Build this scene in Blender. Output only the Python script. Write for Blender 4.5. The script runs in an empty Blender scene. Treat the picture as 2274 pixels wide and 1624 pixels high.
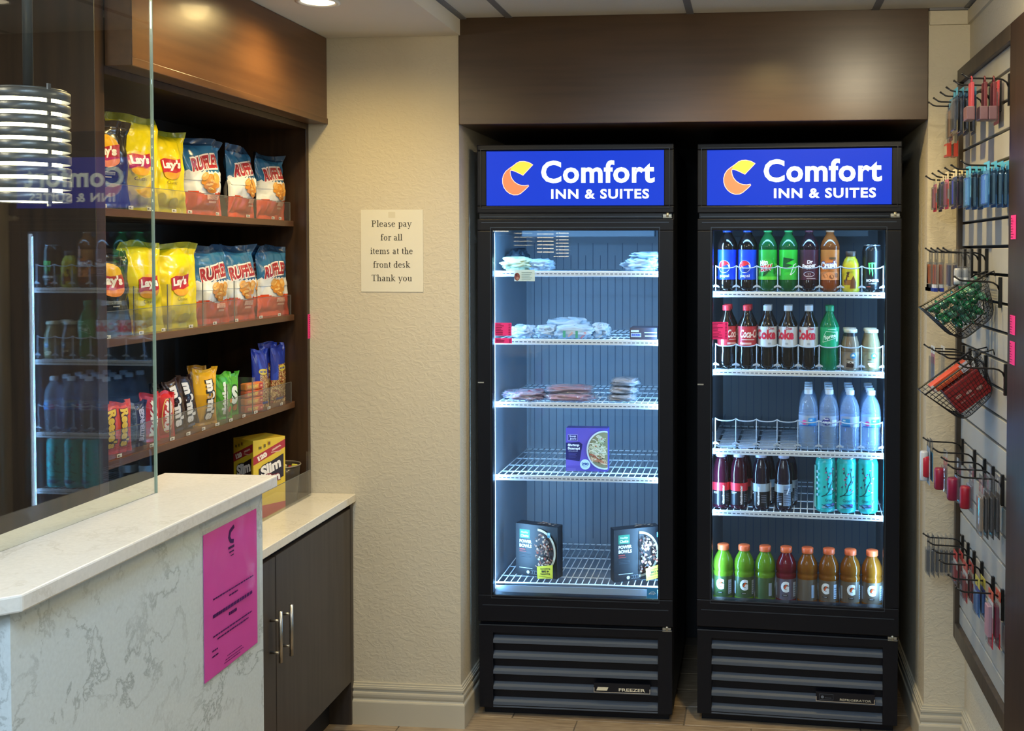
import bpy, bmesh, math, random
from mathutils import Vector, Matrix, noise
from mathutils.geometry import tessellate_polygon
random.seed(7)
PI = math.pi
scene = bpy.context.scene
COL = scene.collection

# ------------------------------------------------------------------ camera
FP, CX, CY, YAW, PITCH, ROLL, EYE = 2350.0, 1446.5, 619.5, 0.09615, 0.02491, -0.00099, 1.622
cam_d = bpy.data.cameras.new('camera'); cam = bpy.data.objects.new('camera', cam_d); COL.objects.link(cam)
cam_d.sensor_fit = 'HORIZONTAL'; cam_d.sensor_width = 36.0
cam_d.lens = FP * 36.0 / 2274.0
cam_d.shift_x = (1137.0 - CX) / 2274.0
cam_d.shift_y = (CY - 812.0) / 2274.0
cam_d.clip_start = 0.02
_f = Vector((-math.sin(YAW) * math.cos(PITCH), math.cos(YAW) * math.cos(PITCH), -math.sin(PITCH)))
_r = Vector((math.cos(YAW), math.sin(YAW), 0)); _d = _f.cross(_r)
_r2 = _r * math.cos(ROLL) + _d * math.sin(ROLL); _d2 = -_r * math.sin(ROLL) + _d * math.cos(ROLL)
cam.matrix_world = Matrix(((_r2.x, -_d2.x, -_f.x, 0), (_r2.y, -_d2.y, -_f.y, 0), (_r2.z, -_d2.z, -_f.z, EYE), (0, 0, 0, 1)))
scene.camera = cam

# ------------------------------------------------------------------ world and exposure
w = bpy.data.worlds.new('lobby'); scene.world = w; w.use_nodes = True
w.node_tree.nodes['Background'].inputs[0].default_value = (0.60, 0.66, 0.75, 1)
w.node_tree.nodes['Background'].inputs[1].default_value = 0.10
vs = scene.view_settings
vs.view_transform = 'Standard'; vs.look = 'None'; vs.gamma = 1.0; vs.use_curve_mapping = False
vs.exposure = 0.0

# ------------------------------------------------------------------ lights of the place
def light(name, kind, loc, power, col, size=0.1, sy=None, direction=(0, 0, -1), spot=None, blend=0.5, parent=None):
    d = bpy.data.lights.new(name, kind); d.energy = power; d.color = col
    o = bpy.data.objects.new(name, d); COL.objects.link(o); o.location = loc
    if kind == 'AREA':
        d.shape = 'RECTANGLE' if sy else 'DISK'; d.size = size
        if sy: d.size_y = sy
    else:
        d.shadow_soft_size = size
    if spot: d.spot_size = spot; d.spot_blend = blend
    o.rotation_euler = Vector(direction).to_track_quat('-Z', 'Y').to_euler()
    if parent: o.parent = parent
    return o
WARM = (1.0, 0.73, 0.30); NEUT = (1.0, 0.93, 0.84); COOL = (0.62, 0.81, 1.0)
# troffers of the lobby behind the photographer (their housings are built with the ceiling)
TROFFERS = [(-0.45, 0.35), (-0.45, -1.3), (-2.4, -0.6)]
for (lx, ly) in TROFFERS:
    light('troffer_light', 'AREA', (lx, ly, 2.385 if lx > -1 else 2.33), 34, COOL, 0.56, 1.1)
# recessed downlights: over the snack shelves and in front of the coolers
DOWN = [(-1.262, 2.985, 2.348, 42, WARM), (-1.16, 2.42, 2.348, 48, WARM), (0.06, 3.02, 2.406, 85, WARM), (-0.62, 2.62, 2.406, 46, (0.45, 0.66, 1.0))]
# unseen bulbs added as fill; the first follows the bright right wall
FILL_BULBS = [(0.44, 2.30, 2.355, 17), (-0.40, 1.10, 2.355, 3), (-1.75, 1.2, 2.30, 10)]
for (lx, ly, lz, p) in FILL_BULBS:
    light('fill_bulb_light', 'POINT', (lx, ly, lz), p, (1.0, 0.86, 0.60), 0.05)
for (lx, ly, lz, p, c) in DOWN:
    light('downlight_lamp', 'SPOT', (lx, ly, lz - 0.004), p, c, 0.04, spot=(2.62 if lx > -1 else 2.95), blend=(0.75 if lx > -1 else 1.0))

# ------------------------------------------------------------------ pixel helpers (measuring only): a point of the photograph on a plane of the room
def _ray(px, py): return _r2 * ((px - CX) / FP) + _d2 * ((py - CY) / FP) + _f
def onX(px, py, X): d = _ray(px, py); return d * (X / d.x) + Vector((0, 0, EYE))
def onY(px, py, Y): d = _ray(px, py); return d * (Y / d.y) + Vector((0, 0, EYE))
def onZ(px, py, Z): d = _ray(px, py); return d * ((Z - EYE) / d.z) + Vector((0, 0, EYE))

# ------------------------------------------------------------------ colours and materials
def lin(c):
    if isinstance(c, str): c = tuple(int(c[i:i + 2], 16) / 255 for i in (0, 2, 4))
    return tuple(x / 12.92 if x <= 0.04045 else ((x + 0.055) / 1.055) ** 2.4 for x in c[:3])
MATS = {}
def M(name, col=(0.5, 0.5, 0.5), rough=0.5, metal=0.0, spec=0.5, emit=None, estr=1.0, attr=False, noise_=None, bump=None, coat=0.0, stretch=None, trans=0.0):
    """a principled material; noise_=(scale, second colour) mottles it, bump=(scale, strength, distance) gives fine relief"""
    if name in MATS: return MATS[name]
    m = bpy.data.materials.new(name); m.use_nodes = True; nt = m.node_tree; N = nt.nodes; L = nt.links
    b = N['Principled BSDF']
    c = lin(col) + (1,)
    b.inputs['Base Color'].default_value = c
    b.inputs['Roughness'].default_value = rough; b.inputs['Metallic'].default_value = metal
    b.inputs['Specular IOR Level'].default_value = spec
    if coat: b.inputs['Coat Weight'].default_value = coat; b.inputs['Coat Roughness'].default_value = 0.08
    tex = None
    if noise_ or bump:
        tc = N.new('ShaderNodeTexCoord'); mp = N.new('ShaderNodeMapping'); L.new(tc.outputs['Object'], mp.inputs['Vector'])
        if stretch: mp.inputs['Scale'].default_value = stretch
    if noise_:
        n = N.new('ShaderNodeTexNoise'); n.inputs['Scale'].default_value = noise_[0]; n.inputs['Detail'].default_value = 6
        L.new(mp.outputs[0], n.inputs['Vector'])
        mx = N.new('ShaderNodeMix'); mx.data_type = 'RGBA'
        mx.inputs['A'].default_value = c; mx.inputs['B'].default_value = lin(noise_[1]) + (1,)
        rp = N.new('ShaderNodeValToRGB'); rp.color_ramp.elements[0].position = 0.38; rp.color_ramp.elements[1].position = 0.66
        L.new(n.outputs['Fac'], rp.inputs[0]); L.new(rp.outputs[0], mx.inputs['Factor']); L.new(mx.outputs['Result'], b.inputs['Base Color'])
    if bump:
        n2 = N.new('ShaderNodeTexNoise'); n2.inputs['Scale'].default_value = bump[0]; n2.inputs['Detail'].default_value = 4
        L.new(mp.outputs[0], n2.inputs['Vector'])
        bp = N.new('ShaderNodeBump'); bp.inputs['Strength'].default_value = bump[1]; bp.inputs['Distance'].default_value = bump[2]
        L.new(n2.outputs['Fac'], bp.inputs['Height']); L.new(bp.outputs[0], b.inputs['Normal'])
    if attr:
        a = N.new('ShaderNodeAttribute'); a.attribute_name = 'Col'
        L.new(a.outputs['Color'], b.inputs['Base Color'])
        if emit: L.new(a.outputs['Color'], b.inputs['Emission Color']); b.inputs['Emission Strength'].default_value = estr
    elif emit:
        b.inputs['Emission Color'].default_value = lin(emit) + (1,); b.inputs['Emission Strength'].default_value = estr
    if trans:
        t = N.new('ShaderNodeBsdfTranslucent'); t.inputs[0].default_value = c
        ms = N.new('ShaderNodeMixShader'); ms.inputs[0].default_value = trans
        L.new(b.outputs[0], ms.inputs[1]); L.new(t.outputs[0], ms.inputs[2]); L.new(ms.outputs[0], N['Material Output'].inputs[0])
        if attr: L.new(a.outputs['Color'], t.inputs[0])
    MATS[name] = m
    return m
def glassy(name, tint=(1, 1, 1), ior=1.45, haze=0.0, hazecol=(1, 1, 1), rough=0.0, attr=False):
    """a thin clear sheet: transparent body, fresnel mirror, optional milky share"""
    if name in MATS: return MATS[name]
    m = bpy.data.materials.new(name); m.use_nodes = True; nt = m.node_tree; N = nt.nodes; L = nt.links
    N.remove(N['Principled BSDF'])
    tr = N.new('ShaderNodeBsdfTransparent'); tr.inputs[0].default_value = tuple(tint) + (1,)
    gl = N.new('ShaderNodeBsdfGlossy'); gl.inputs['Roughness'].default_value = rough
    fr = N.new('ShaderNodeFresnel'); fr.inputs[0].default_value = ior
    ge = N.new('ShaderNodeNewGeometry'); mr = N.new('ShaderNodeMapRange'); mr.inputs['To Min'].default_value = ior; mr.inputs['To Max'].default_value = 1 / ior
    L.new(ge.outputs['Backfacing'], mr.inputs[0]); L.new(mr.outputs[0], fr.inputs[0])   # same reflectance on both faces of the sheet
    m1 = N.new('ShaderNodeMixShader'); body = tr.outputs[0]
    if haze:
        df = N.new('ShaderNodeBsdfDiffuse'); df.inputs[0].default_value = tuple(hazecol) + (1,)
        m0 = N.new('ShaderNodeMixShader'); m0.inputs[0].default_value = haze
        L.new(tr.outputs[0], m0.inputs[1]); L.new(df.outputs[0], m0.inputs[2]); body = m0.outputs[0]
    L.new(fr.outputs[0], m1.inputs[0]); L.new(body, m1.inputs[1]); L.new(gl.outputs[0], m1.inputs[2])
    L.new(m1.outputs[0], N['Material Output'].inputs[0])
    MATS[name] = m
    return m
def wood(name, c1, c2, rough=0.3, axis=2, coat=0.0):
    if name in MATS: return MATS[name]
    st = [14, 14, 14]; st[axis] = 0.9
    return M(name, c1, rough, noise_=(3.2, c2), bump=(9, 0.012, 0.001), stretch=st, coat=coat)
def quartz(name, base, vein):
    if name in MATS: return MATS[name]
    m = M(name, base, 0.16, spec=0.5); nt = m.node_tree; N = nt.nodes; L = nt.links; b = N['Principled BSDF']
    tc = N.new('ShaderNodeTexCoord')
    n1 = N.new('ShaderNodeTexNoise'); n1.inputs['Scale'].default_value = 9.0; n1.inputs['Detail'].default_value = 9; n1.inputs['Roughness'].default_value = 0.66; n1.inputs['Distortion'].default_value = 0.35
    L.new(tc.outputs['Object'], n1.inputs['Vector'])
    r1 = N.new('ShaderNodeValToRGB'); e = r1.color_ramp.elements; e[0].position = 0.47; e[0].color = (0, 0, 0, 1); e[1].position = 0.5; e[1].color = (1, 1, 1, 1)
    e2 = e.new(0.53); e2.color = (0, 0, 0, 1)
    L.new(n1.outputs['Fac'], r1.inputs[0])
    n2 = N.new('ShaderNodeTexNoise'); n2.inputs['Scale'].default_value = 6.0; n2.inputs['Detail'].default_value = 3
    L.new(tc.outputs['Object'], n2.inputs['Vector'])
    r2 = N.new('ShaderNodeValToRGB'); r2.color_ramp.elements[0].position = 0.40; r2.color_ramp.elements[1].position = 0.66
    L.new(n2.outputs['Fac'], r2.inputs[0])
    mu = N.new('ShaderNodeMath'); mu.operation = 'MULTIPLY'; L.new(r1.outputs[0], mu.inputs[0]); L.new(r2.outputs[0], mu.inputs[1])
    n3 = N.new('ShaderNodeTexNoise'); n3.inputs['Scale'].default_value = 160; n3.inputs['Detail'].default_value = 2
    L.new(tc.outputs['Object'], n3.inputs['Vector'])
    mx = N.new('ShaderNodeMix'); mx.data_type = 'RGBA'; mx.inputs['A'].default_value = lin(base) + (1,); mx.inputs['B'].default_value = lin(vein) + (1,)
    L.new(mu.outputs[0], mx.inputs['Factor'])
    hs = N.new('ShaderNodeHueSaturation'); L.new(mx.outputs['Result'], hs.inputs['Color'])
    mr = N.new('ShaderNodeMapRange'); mr.inputs['To Min'].default_value = 0.90; mr.inputs['To Max'].default_value = 1.08
    L.new(n3.outputs['Fac'], mr.inputs[0]); L.new(mr.outputs[0], hs.inputs['Value'])
    L.new(hs.outputs[0], b.inputs['Base Color'])
    return m
def plaster(name, col, scale=38):
    """knock-down textured painted wall"""
    if name in MATS: return MATS[name]
    m = M(name, col, 0.62, spec=0.3); nt = m.node_tree; N = nt.nodes; L = nt.links; b = N['Principled BSDF']
    tc = N.new('ShaderNodeTexCoord')
    n1 = N.new('ShaderNodeTexNoise'); n1.inputs['Scale'].default_value = scale; n1.inputs['Detail'].default_value = 3; n1.inputs['Distortion'].default_value = 1.4
    mp = N.new('ShaderNodeMapping'); mp.inputs['Scale'].default_value = (1.0, 1.0, 1.5)
    L.new(tc.outputs['Object'], mp.inputs[0]); L.new(mp.outputs[0], n1.inputs['Vector'])
    r1 = N.new('ShaderNodeValToRGB'); r1.color_ramp.elements[0].position = 0.44; r1.color_ramp.elements[1].position = 0.60
    L.new(n1.outputs['Fac'], r1.inputs[0])
    bp = N.new('ShaderNodeBump'); bp.inputs['Strength'].default_value = 0.30; bp.inputs['Distance'].default_value = 0.0020
    L.new(r1.outputs[0], bp.inputs['Height']); L.new(bp.outputs[0], b.inputs['Normal'])
    return m
def PRINT(kind='gloss'):
    if kind == 'gloss': return M('printed_film', rough=0.32, attr=True)
    if kind == 'matte': return M('printed_paper', rough=0.7, attr=True, spec=0.2)
    if kind == 'glow': return M('backlit_print', rough=0.35, attr=True, emit=True, estr=0.95)
    if kind == 'satin': return M('printed_carton', rough=0.45, attr=True)

# ------------------------------------------------------------------ mesh builder
class MB:
    def __init__(s): s.v = []; s.f = []; s.m = []; s.c = []; s.sm = []
    def add(s, vs_, fs, mi=0, col=None, sm=False):
        o = len(s.v); s.v += [tuple(p) for p in vs_]
        for f in fs: s.f.append([i + o for i in f]); s.m.append(mi); s.c.append(col); s.sm.append(sm)
        return s
    def box(s, x0, x1, y0, y1, z0, z1, mi=0, col=None):
        P = [(x0, y0, z0), (x1, y0, z0), (x1, y1, z0), (x0, y1, z0), (x0, y0, z1), (x1, y0, z1), (x1, y1, z1), (x0, y1, z1)]
        return s.add(P, [(0, 3, 2, 1), (4, 5, 6, 7), (0, 1, 5, 4), (1, 2, 6, 5), (2, 3, 7, 6), (3, 0, 4, 7)], mi, col)
    def bar(s, p0, p1, wx, wy, up=(0, 0, 1), mi=0, col=None):
        p0 = Vector(p0); p1 = Vector(p1); d = (p1 - p0).normalized(); up = Vector(up)
        if abs(d.dot(up)) > 0.99: up = Vector((1, 0, 0))
        a = d.cross(up).normalized() * wx / 2; b = a.cross(d).normalized() * wy / 2
        P = [p0 - a - b, p0 + a - b, p0 + a + b, p0 - a + b, p1 - a - b, p1 + a - b, p1 + a + b, p1 - a + b]
        return s.add(P, [(0, 3, 2, 1), (4, 5, 6, 7), (0, 1, 5, 4), (1, 2, 6, 5), (2, 3, 7, 6), (3, 0, 4, 7)], mi, col)
    def tube(s, path, r, n=8, mi=0, col=None, closed=False):
        path = [Vector(p) for p in path]; k = len(path); rings = []
        prev = None
        for i, p in enumerate(path):
            if closed: d = path[(i + 1) % k] - path[i - 1]
            else: d = path[min(i + 1, k - 1)] - path[max(i - 1, 0)]
            d.normalize()
            if prev is None:
                a = d.cross(Vector((0, 0, 1)))
                if a.length < 1e-3: a = d.cross(Vector((1, 0, 0)))
            else: a = prev - d * prev.dot(d)
            a.normalize(); prev = a.copy(); b = d.cross(a)
            rr = r[i] if isinstance(r, (list, tuple)) else r
            rings.append([p + a * rr * math.cos(2 * PI * j / n) + b * rr * math.sin(2 * PI * j / n) for j in range(n)])
        V_ = [q for ring in rings for q in ring]; F = []
        for i in range(k if closed else k - 1):
            i2 = (i + 1) % k
            for j in range(n): F.append((i * n + j, i * n + (j + 1) % n, i2 * n + (j + 1) % n, i2 * n + j))
        if not closed: F.append(tuple(range(n))[::-1]); F.append(tuple((k - 1) * n + j for j in range(n)))
        return s.add(V_, F, mi, col, True)
    def lathe(s, prof, n=24, c=(0, 0, 0), mi=0, col=None, fn=None, cap=True):
        V_ = []; F = []
        for (r, z) in prof:
            for j in range(n):
                a = 2 * PI * j / n; rr = r * (fn(a, z) if fn else 1)
                V_.append((c[0] + rr * math.sin(a), c[1] - rr * math.cos(a), c[2] + z))
        for i in range(len(prof) - 1):
            for j in range(n): F.append((i * n + j, i * n + (j + 1) % n, (i + 1) * n + (j + 1) % n, (i + 1) * n + j))
        if cap: F.append(tuple(range(n))[::-1]); F.append(tuple((len(prof) - 1) * n + j for j in range(n)))
        return s.add(V_, F, mi, col, True)
    def prism(s, poly, z0, z1, mi=0, col=None, axis='z', T=None):
        """poly in 2D extruded; T maps (u, v, h) to 3D"""
        n = len(poly); T = T or (lambda u, v, h: (u, v, h))
        V_ = [T(u, v, z0) for u, v in poly] + [T(u, v, z1) for u, v in poly]
        F = [(i, (i + 1) % n, n + (i + 1) % n, n + i) for i in range(n)]
        tri = tessellate_polygon([[Vector((u, v, 0)) for u, v in poly]])
        F += [tuple(t) for t in tri] + [tuple(n + i for i in t) for t in tri]
        return s.add(V_, F, mi, col)
    def grid(s, fn, nu, nv, mi=0, colfn=None, sm=True, flip=False):
        V_ = [fn(i / nu, j / nv) for j in range(nv + 1) for i in range(nu + 1)]
        o = len(s.v); s.v += [tuple(p) for p in V_]
        for j in range(nv):
            for i in range(nu):
                q = [j * (nu + 1) + i, j * (nu + 1) + i + 1, (j + 1) * (nu + 1) + i + 1, (j + 1) * (nu + 1) + i]
                if flip: q.reverse()
                s.f.append([o + k for k in q]); s.m.append(mi); s.sm.append(sm)
                s.c.append(colfn((i + 0.5) / nu, (j + 0.5) / nv) if colfn else None)
        return s
    def build(s, name, mats, parent=None, bevel=0, seg=2, loc=None, rz=None, fix=True):
        me = bpy.data.meshes.new(name); me.from_pydata(s.v, [], s.f)
        if not isinstance(mats, (list, tuple)): mats = [mats]
        for m in mats: me.materials.append(m)
        me.polygons.foreach_set('material_index', s.m); me.polygons.foreach_set('use_smooth', s.sm)
        if any(c is not None for c in s.c):
            at = me.color_attributes.new('Col', 'FLOAT_COLOR', 'CORNER'); buf = []
            cache = {}
            for p, c in zip(s.f, s.c):
                c = c if c is not None else (0.5, 0.5, 0.5)
                if c not in cache: cache[c] = list(lin(c)) + [1.0]
                buf += cache[c] * len(p)
            at.data.foreach_set('color', buf)
        if fix:
            bm = bmesh.new(); bm.from_mesh(me); bmesh.ops.recalc_face_normals(bm, faces=bm.faces); bm.to_mesh(me); bm.free()
        me.update()
        o = bpy.data.objects.new(name, me); COL.objects.link(o)
        if parent: o.parent = parent
        if bevel:
            b = o.modifiers.new('edge', 'BEVEL'); b.width = bevel; b.segments = seg; b.limit_method = 'ANGLE'; b.angle_limit = 0.7
        if loc is not None: o.location = loc
        if rz is not None: o.rotation_euler = (0, 0, rz)
        return o

# ------------------------------------------------------------------ flat print: shapes and lettering laid on a surface
_tc = {}
def glyphs(s, bold=0.0, shear=0.0, spacing=1.0):
    k = (s, bold, shear, spacing)
    if k not in _tc:
        cu = bpy.data.curves.new('t', 'FONT'); cu.body = s; cu.size = 1; cu.resolution_u = 3; cu.offset = bold; cu.shear = shear; cu.space_character = spacing
        cu.fill_mode = 'FRONT'
        o = bpy.data.objects.new('t', cu); me = bpy.data.meshes.new_from_object(o)
        v = [(p.co.x, p.co.y) for p in me.vertices]; f = [tuple(p.vertices) for p in me.polygons]
        bpy.data.objects.remove(o); bpy.data.curves.remove(cu); bpy.data.meshes.remove(me)
        xs = [p[0] for p in v] or [0, 1]; ys = [p[1] for p in v] or [0, 1]
        x0, x1, y0, y1 = min(xs), max(xs), min(ys), max(ys)
        _tc[k] = ([((x - x0) / max(x1 - x0, 1e-6) - 0.5, (y - y0) / max(y1 - y0, 1e-6) - 0.5) for x, y in v], f, (x1 - x0) / max(y1 - y0, 1e-6))
    return _tc[k]
class Deco:
    def __init__(s): s.L = []; s.k = 0
    def _put(s, v, f, col): s.k += 1; s.L.append((v, f, col, s.k)); return s
    def rect(s, u0, v0, u1, v1, col): return s._put([(u0, v0), (u1, v0), (u1, v1), (u0, v1)], [(0, 1, 2, 3)], col)
    def poly(s, pts, col): return s._put(list(pts), [tuple(t) for t in tessellate_polygon([[Vector((a, b, 0)) for a, b in pts]])], col)
    def ell(s, cu, cv, ru, rv, col, rot=0, n=20, a0=0, a1=2 * PI):
        pts = []
        full = abs(a1 - a0 - 2 * PI) < 1e-6
        for i in range(n if full else n + 1):
            a = a0 + (a1 - a0) * i / n; x = ru * math.cos(a); y = rv * math.sin(a)
            pts.append((cu + x * math.cos(rot) - y * math.sin(rot), cv + x * math.sin(rot) + y * math.cos(rot)))
        return s._put(pts, [tuple(range(len(pts)))], col)
    def text(s, t, cu, cv, w=None, h=None, col='000000', bold=0.0, shear=0.0, rot=0.0, spacing=1.0, bend=0.0, skew=0.0):
        v, f, asp = glyphs(t, bold, shear, spacing)
        if w is None: w = h * asp
        if h is None: h = w / asp
        out = []
        for (x, y) in v:
            a = x * w; b = y * h + bend * (1 - 4 * x * x) + skew * x
            out.append((cu + a * math.cos(rot) - b * math.sin(rot), cv + a * math.sin(rot) + b * math.cos(rot)))
        return s._put(out, f, col)
    def outlined(s, t, cu, cv, w, h, col, edge, bold=0.02, eb=0.09, **k):
        s.text(t, cu, cv, w * (1 + 0.03), h * (1 + 2.2 * (eb - bold)), edge, eb, **k); return s.text(t, cu, cv, w, h, col, bold, **k)
    def stroke(s, pts, wd, col):
        L_ = []; R_ = []
        for i, p in enumerate(pts):
            a = pts[max(i - 1, 0)]; b = pts[min(i + 1, len(pts) - 1)]
            dx, dy = b[0] - a[0], b[1] - a[1]; l = math.hypot(dx, dy) or 1; nx, ny = -dy / l * wd / 2, dx / l * wd / 2
            L_.append((p[0] + nx, p[1] + ny)); R_.append((p[0] - nx, p[1] - ny))
        n = len(pts); v = L_ + R_
        return s._put(v, [(i, i + 1, n + i + 1, n + i) for i in range(n - 1)], col)
    def build(s, name, surf, parent=None, mat=None, maxlen=None, base=0.0006, step=0.00022, loc=None, rz=None):
        mb = MB()
        for v, f, col, k in s.L:
            h = base + step * k
            if maxlen:
                bm = bmesh.new(); bv = [bm.verts.new((a, b, 0)) for a, b in v]
                for q in f:
                    try: bm.faces.new([bv[i] for i in q])
                    except ValueError: pass
                for it in range(5):
                    es = [e for e in bm.edges if e.calc_length() > maxlen]
                    if not es: break
                    bmesh.ops.subdivide_edges(bm, edges=es, cuts=1)
                    bmesh.ops.triangulate(bm, faces=bm.faces)
                bm.verts.index_update()
                v = [(p.co.x, p.co.y) for p in bm.verts]; f = [tuple(x.index for x in q.verts) for q in bm.faces]; bm.free()
            mb.add([surf(a, b, h) for a, b in v], f, 0, col)
        return mb.build(name, mat or PRINT('gloss'), parent, loc=loc, rz=rz, fix=False)
def flatXZ(y=0.0): return lambda u, v, h: (u, y - h, v)
def cyl_surf(r, z0=0.0, a0=0.0): return lambda u, v, h: ((r + h) * math.sin(u / r + a0), -(r + h) * math.cos(u / r + a0), z0 + v)

# ------------------------------------------------------------------ a plain book face with serifs, drawn from stems, bowls and bars
def _serif_glyphs():
    D = math.radians
    def stem(x, a, b, w_=0.085): return [[(x - w_ / 2, a), (x + w_ / 2, a), (x + w_ / 2, b), (x - w_ / 2, b)]]
    def foot(x, y, w_=0.24, h_=0.034): return [[(x - w_ / 2, y), (x + w_ / 2, y), (x + w_ / 2, y + h_), (x - w_ / 2, y + h_)]]
    def ring(cx, cy, rx, ry, a0, a1, n=18):
        P = lambda a, k: (cx + (rx - 0.085 * k) * math.cos(a), cy + (ry - 0.034 * k) * math.sin(a)); out = []
        for i in range(n):
            a = D(a0 + (a1 - a0) * i / n); b = D(a0 + (a1 - a0) * (i + 1) / n); out.append([P(a, 0), P(b, 0), P(b, 1), P(a, 1)])
        return out
    def diag(x0, y0, x1, y1, w_): return [[(x0 - w_ / 2, y0), (x0 + w_ / 2, y0), (x1 + w_ / 2, y1), (x1 - w_ / 2, y1)]]
    def dot(x, y, r=0.048): return [[(x + r * math.cos(D(k * 36)), y + r * math.sin(D(k * 36))) for k in range(10)]]
    def bar(a, b, y, h_=0.034): return foot((a + b) / 2, y, b - a, h_)
    arch = lambda x: ring(x, 0.29, 0.135, 0.16, 0, 140)
    G = {}
    G['P'] = (stem(.16, 0, .66) + foot(.16, 0, .28) + foot(.12, .626, .2) + ring(.27, .485, .22, .175, -90, 90) + bar(.16, .28, .626) + bar(.16, .28, .31), .56)
    G['l'] = (stem(.14, 0, .69) + foot(.14, 0) + foot(.09, .656, .12), .28)
    G['e'] = (ring(.22, .225, .19, .235, 15, 325) + bar(.06, .40, .255), .45)
    G['a'] = (ring(.19, .32, .15, .14, 0, 160) + stem(.30, .04, .33) + ring(.19, .125, .15, .135, 60, 330) + bar(.30, .42, 0), .45)
    G['s'] = (ring(.18, .335, .13, .125, 25, 270) + ring(.18, .12, .14, .125, -160, 90), .38)
    G['p'] = (stem(.13, -.21, .45) + foot(.13, -.21) + foot(.08, .42, .12) + ring(.27, .225, .19, .235, -150, 150), .51)
    G['y'] = (diag(.09, .45, .25, .0, .085) + diag(.42, .45, .17, -.2, .036) + foot(.09, .43, .2) + foot(.42, .43, .16) + dot(.13, -.18), .49)
    G['f'] = (stem(.14, 0, .57) + foot(.14, 0) + ring(.25, .55, .155, .14, 25, 180) + bar(.04, .28, .42), .33)
    G['o'] = (ring(.24, .225, .2, .235, 0, 360, 26), .5)
    G['r'] = (stem(.13, 0, .45) + foot(.13, 0) + foot(.08, .42, .12) + ring(.26, .32, .13, .13, 40, 150) + dot(.33, .40), .36)
    G['i'] = (stem(.13, 0, .45) + foot(.13, 0) + foot(.08, .42, .12) + dot(.13, .62), .27)
    G['t'] = (stem(.13, .05, .57) + bar(.03, .26, .42) + ring(.21, .09, .12, .09, 180, 300), .29)
    G['m'] = (stem(.13, 0, .45) + foot(.13, 0) + foot(.08, .42, .12) + arch(.28) + stem(.38, 0, .31) + foot(.38, 0, .2) + arch(.53) + stem(.63, 0, .31) + foot(.63, 0, .2), .77)
    G['n'] = (stem(.13, 0, .45) + foot(.13, 0) + foot(.08, .42, .12) + arch(.28) + stem(.38, 0, .31) + foot(.38, 0), .52)
    G['h'] = (stem(.13, 0, .69) + foot(.13, 0) + foot(.08, .656, .12) + arch(.28) + stem(.38, 0, .31) + foot(.38, 0), .52)
    G['d'] = (ring(.22, .225, .19, .235, 30, 330) + stem(.36, 0, .69) + foot(.31, .656, .12) + foot(.41, 0, .12), .5)
    G['k'] = (stem(.13, 0, .69) + foot(.13, 0) + foot(.08, .656, .12) + diag(.38, .45, .16, .20, .04) + diag(.22, .27, .42, 0, .09) + foot(.42, 0, .2) + foot(.38, .43, .18), .53)
    G['T'] = (stem(.30, 0, .66) + foot(.30, 0, .28) + bar(.03, .57, .626) + stem(.05, .52, .64, .035) + stem(.55, .52, .64, .035), .6)
    G['u'] = (stem(.13, .1, .45) + foot(.08, .42, .12) + ring(.26, .13, .17, .14, 180, 320) + stem(.38, 0, .45) + foot(.33, .42, .12) + foot(.43, 0, .12), .52)
    return G
SERIF = _serif_glyphs()
def serif_text(d, txt, cu, base, w_, col):
    """one line centred on cu, standing on v = base, w_ wide"""
    adv = sum(SERIF[c][1] if c != ' ' else 0.27 for c in txt); k = w_ / adv; x = cu - w_ / 2; V_ = []; F_ = []
    for c in txt:
        if c == ' ': x += 0.27 * k; continue
        for q in SERIF[c][0]:
            o = len(V_); V_ += [(x + a * k, base + b * k) for a, b in q]; F_.append(tuple(range(o, o + len(q))))
        x += SERIF[c][1] * k
    d._put(V_, F_, col)

# ------------------------------------------------------------------ things
def thing(name, label, cat, loc=(0, 0, 0), rz=0.0, group=None, rx=0.0, ry=0.0):
    o = bpy.data.objects.new(name, None); COL.objects.link(o); o.location = loc; o.rotation_euler = (rx, ry, rz); o.empty_display_size = 0.02
    return tag(o, label, cat, group)
def tag(o, label=None, cat=None, group=None, kind=None):
    if label: o['label'] = label
    if cat: o['category'] = cat
    if group: o['group'] = group
    if kind: o['kind'] = kind
    return o
def struct(o, label=None, cat=None): o['kind'] = 'structure'; return tag(o, label, cat)
def copy_tree(o, parent=None):
    c = o.copy(); COL.objects.link(c)
    if parent is not None: c.parent = parent; c.matrix_parent_inverse = o.matrix_parent_inverse.copy()
    for ch in list(o.children): copy_tree(ch, c)
    return c
def place(root, used, loc, rz, label, group=None):
    """first call moves the prototype itself, later calls copy it"""
    o = root if not used.get(root.name) else copy_tree(root)
    used[root.name] = True
    o.location = loc; o.rotation_euler = (0, 0, rz); o['label'] = label
    if group: o['group'] = group
    return o
ORD = ['first', 'second', 'third', 'fourth', 'fifth', 'sixth', 'seventh', 'eighth', 'ninth', 'tenth', 'eleventh', 'twelfth']
# ================================================================== the room
YP = 3.5                                   # front plane of the two piers and of the wood header
XL, XR, AL, AR = -1.95, 0.69, -0.99, 0.56  # shelf back wall, right wall, alcove left and right
ZL, ZH, ZB = 2.351, 2.41, 2.052            # low ceiling, tiled ceiling, header underside
WALL = plaster('beige_knockdown_wall', 'c8c0ac')
WALLG = plaster('grey_lobby_wall', 'a8a59c', 60)
CEILM = M('ceiling_paint', 'd6d1c5', 0.8, bump=(60, 0.15, 0.002))
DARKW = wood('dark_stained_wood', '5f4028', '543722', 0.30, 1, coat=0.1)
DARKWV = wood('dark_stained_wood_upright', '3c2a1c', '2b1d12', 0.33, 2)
HEADW = wood('header_wood', '4a3828', '423122', 0.29, 0, coat=0.0)
BASEM = M('baseboard_paint', 'bdb7a6', 0.38)

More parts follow.
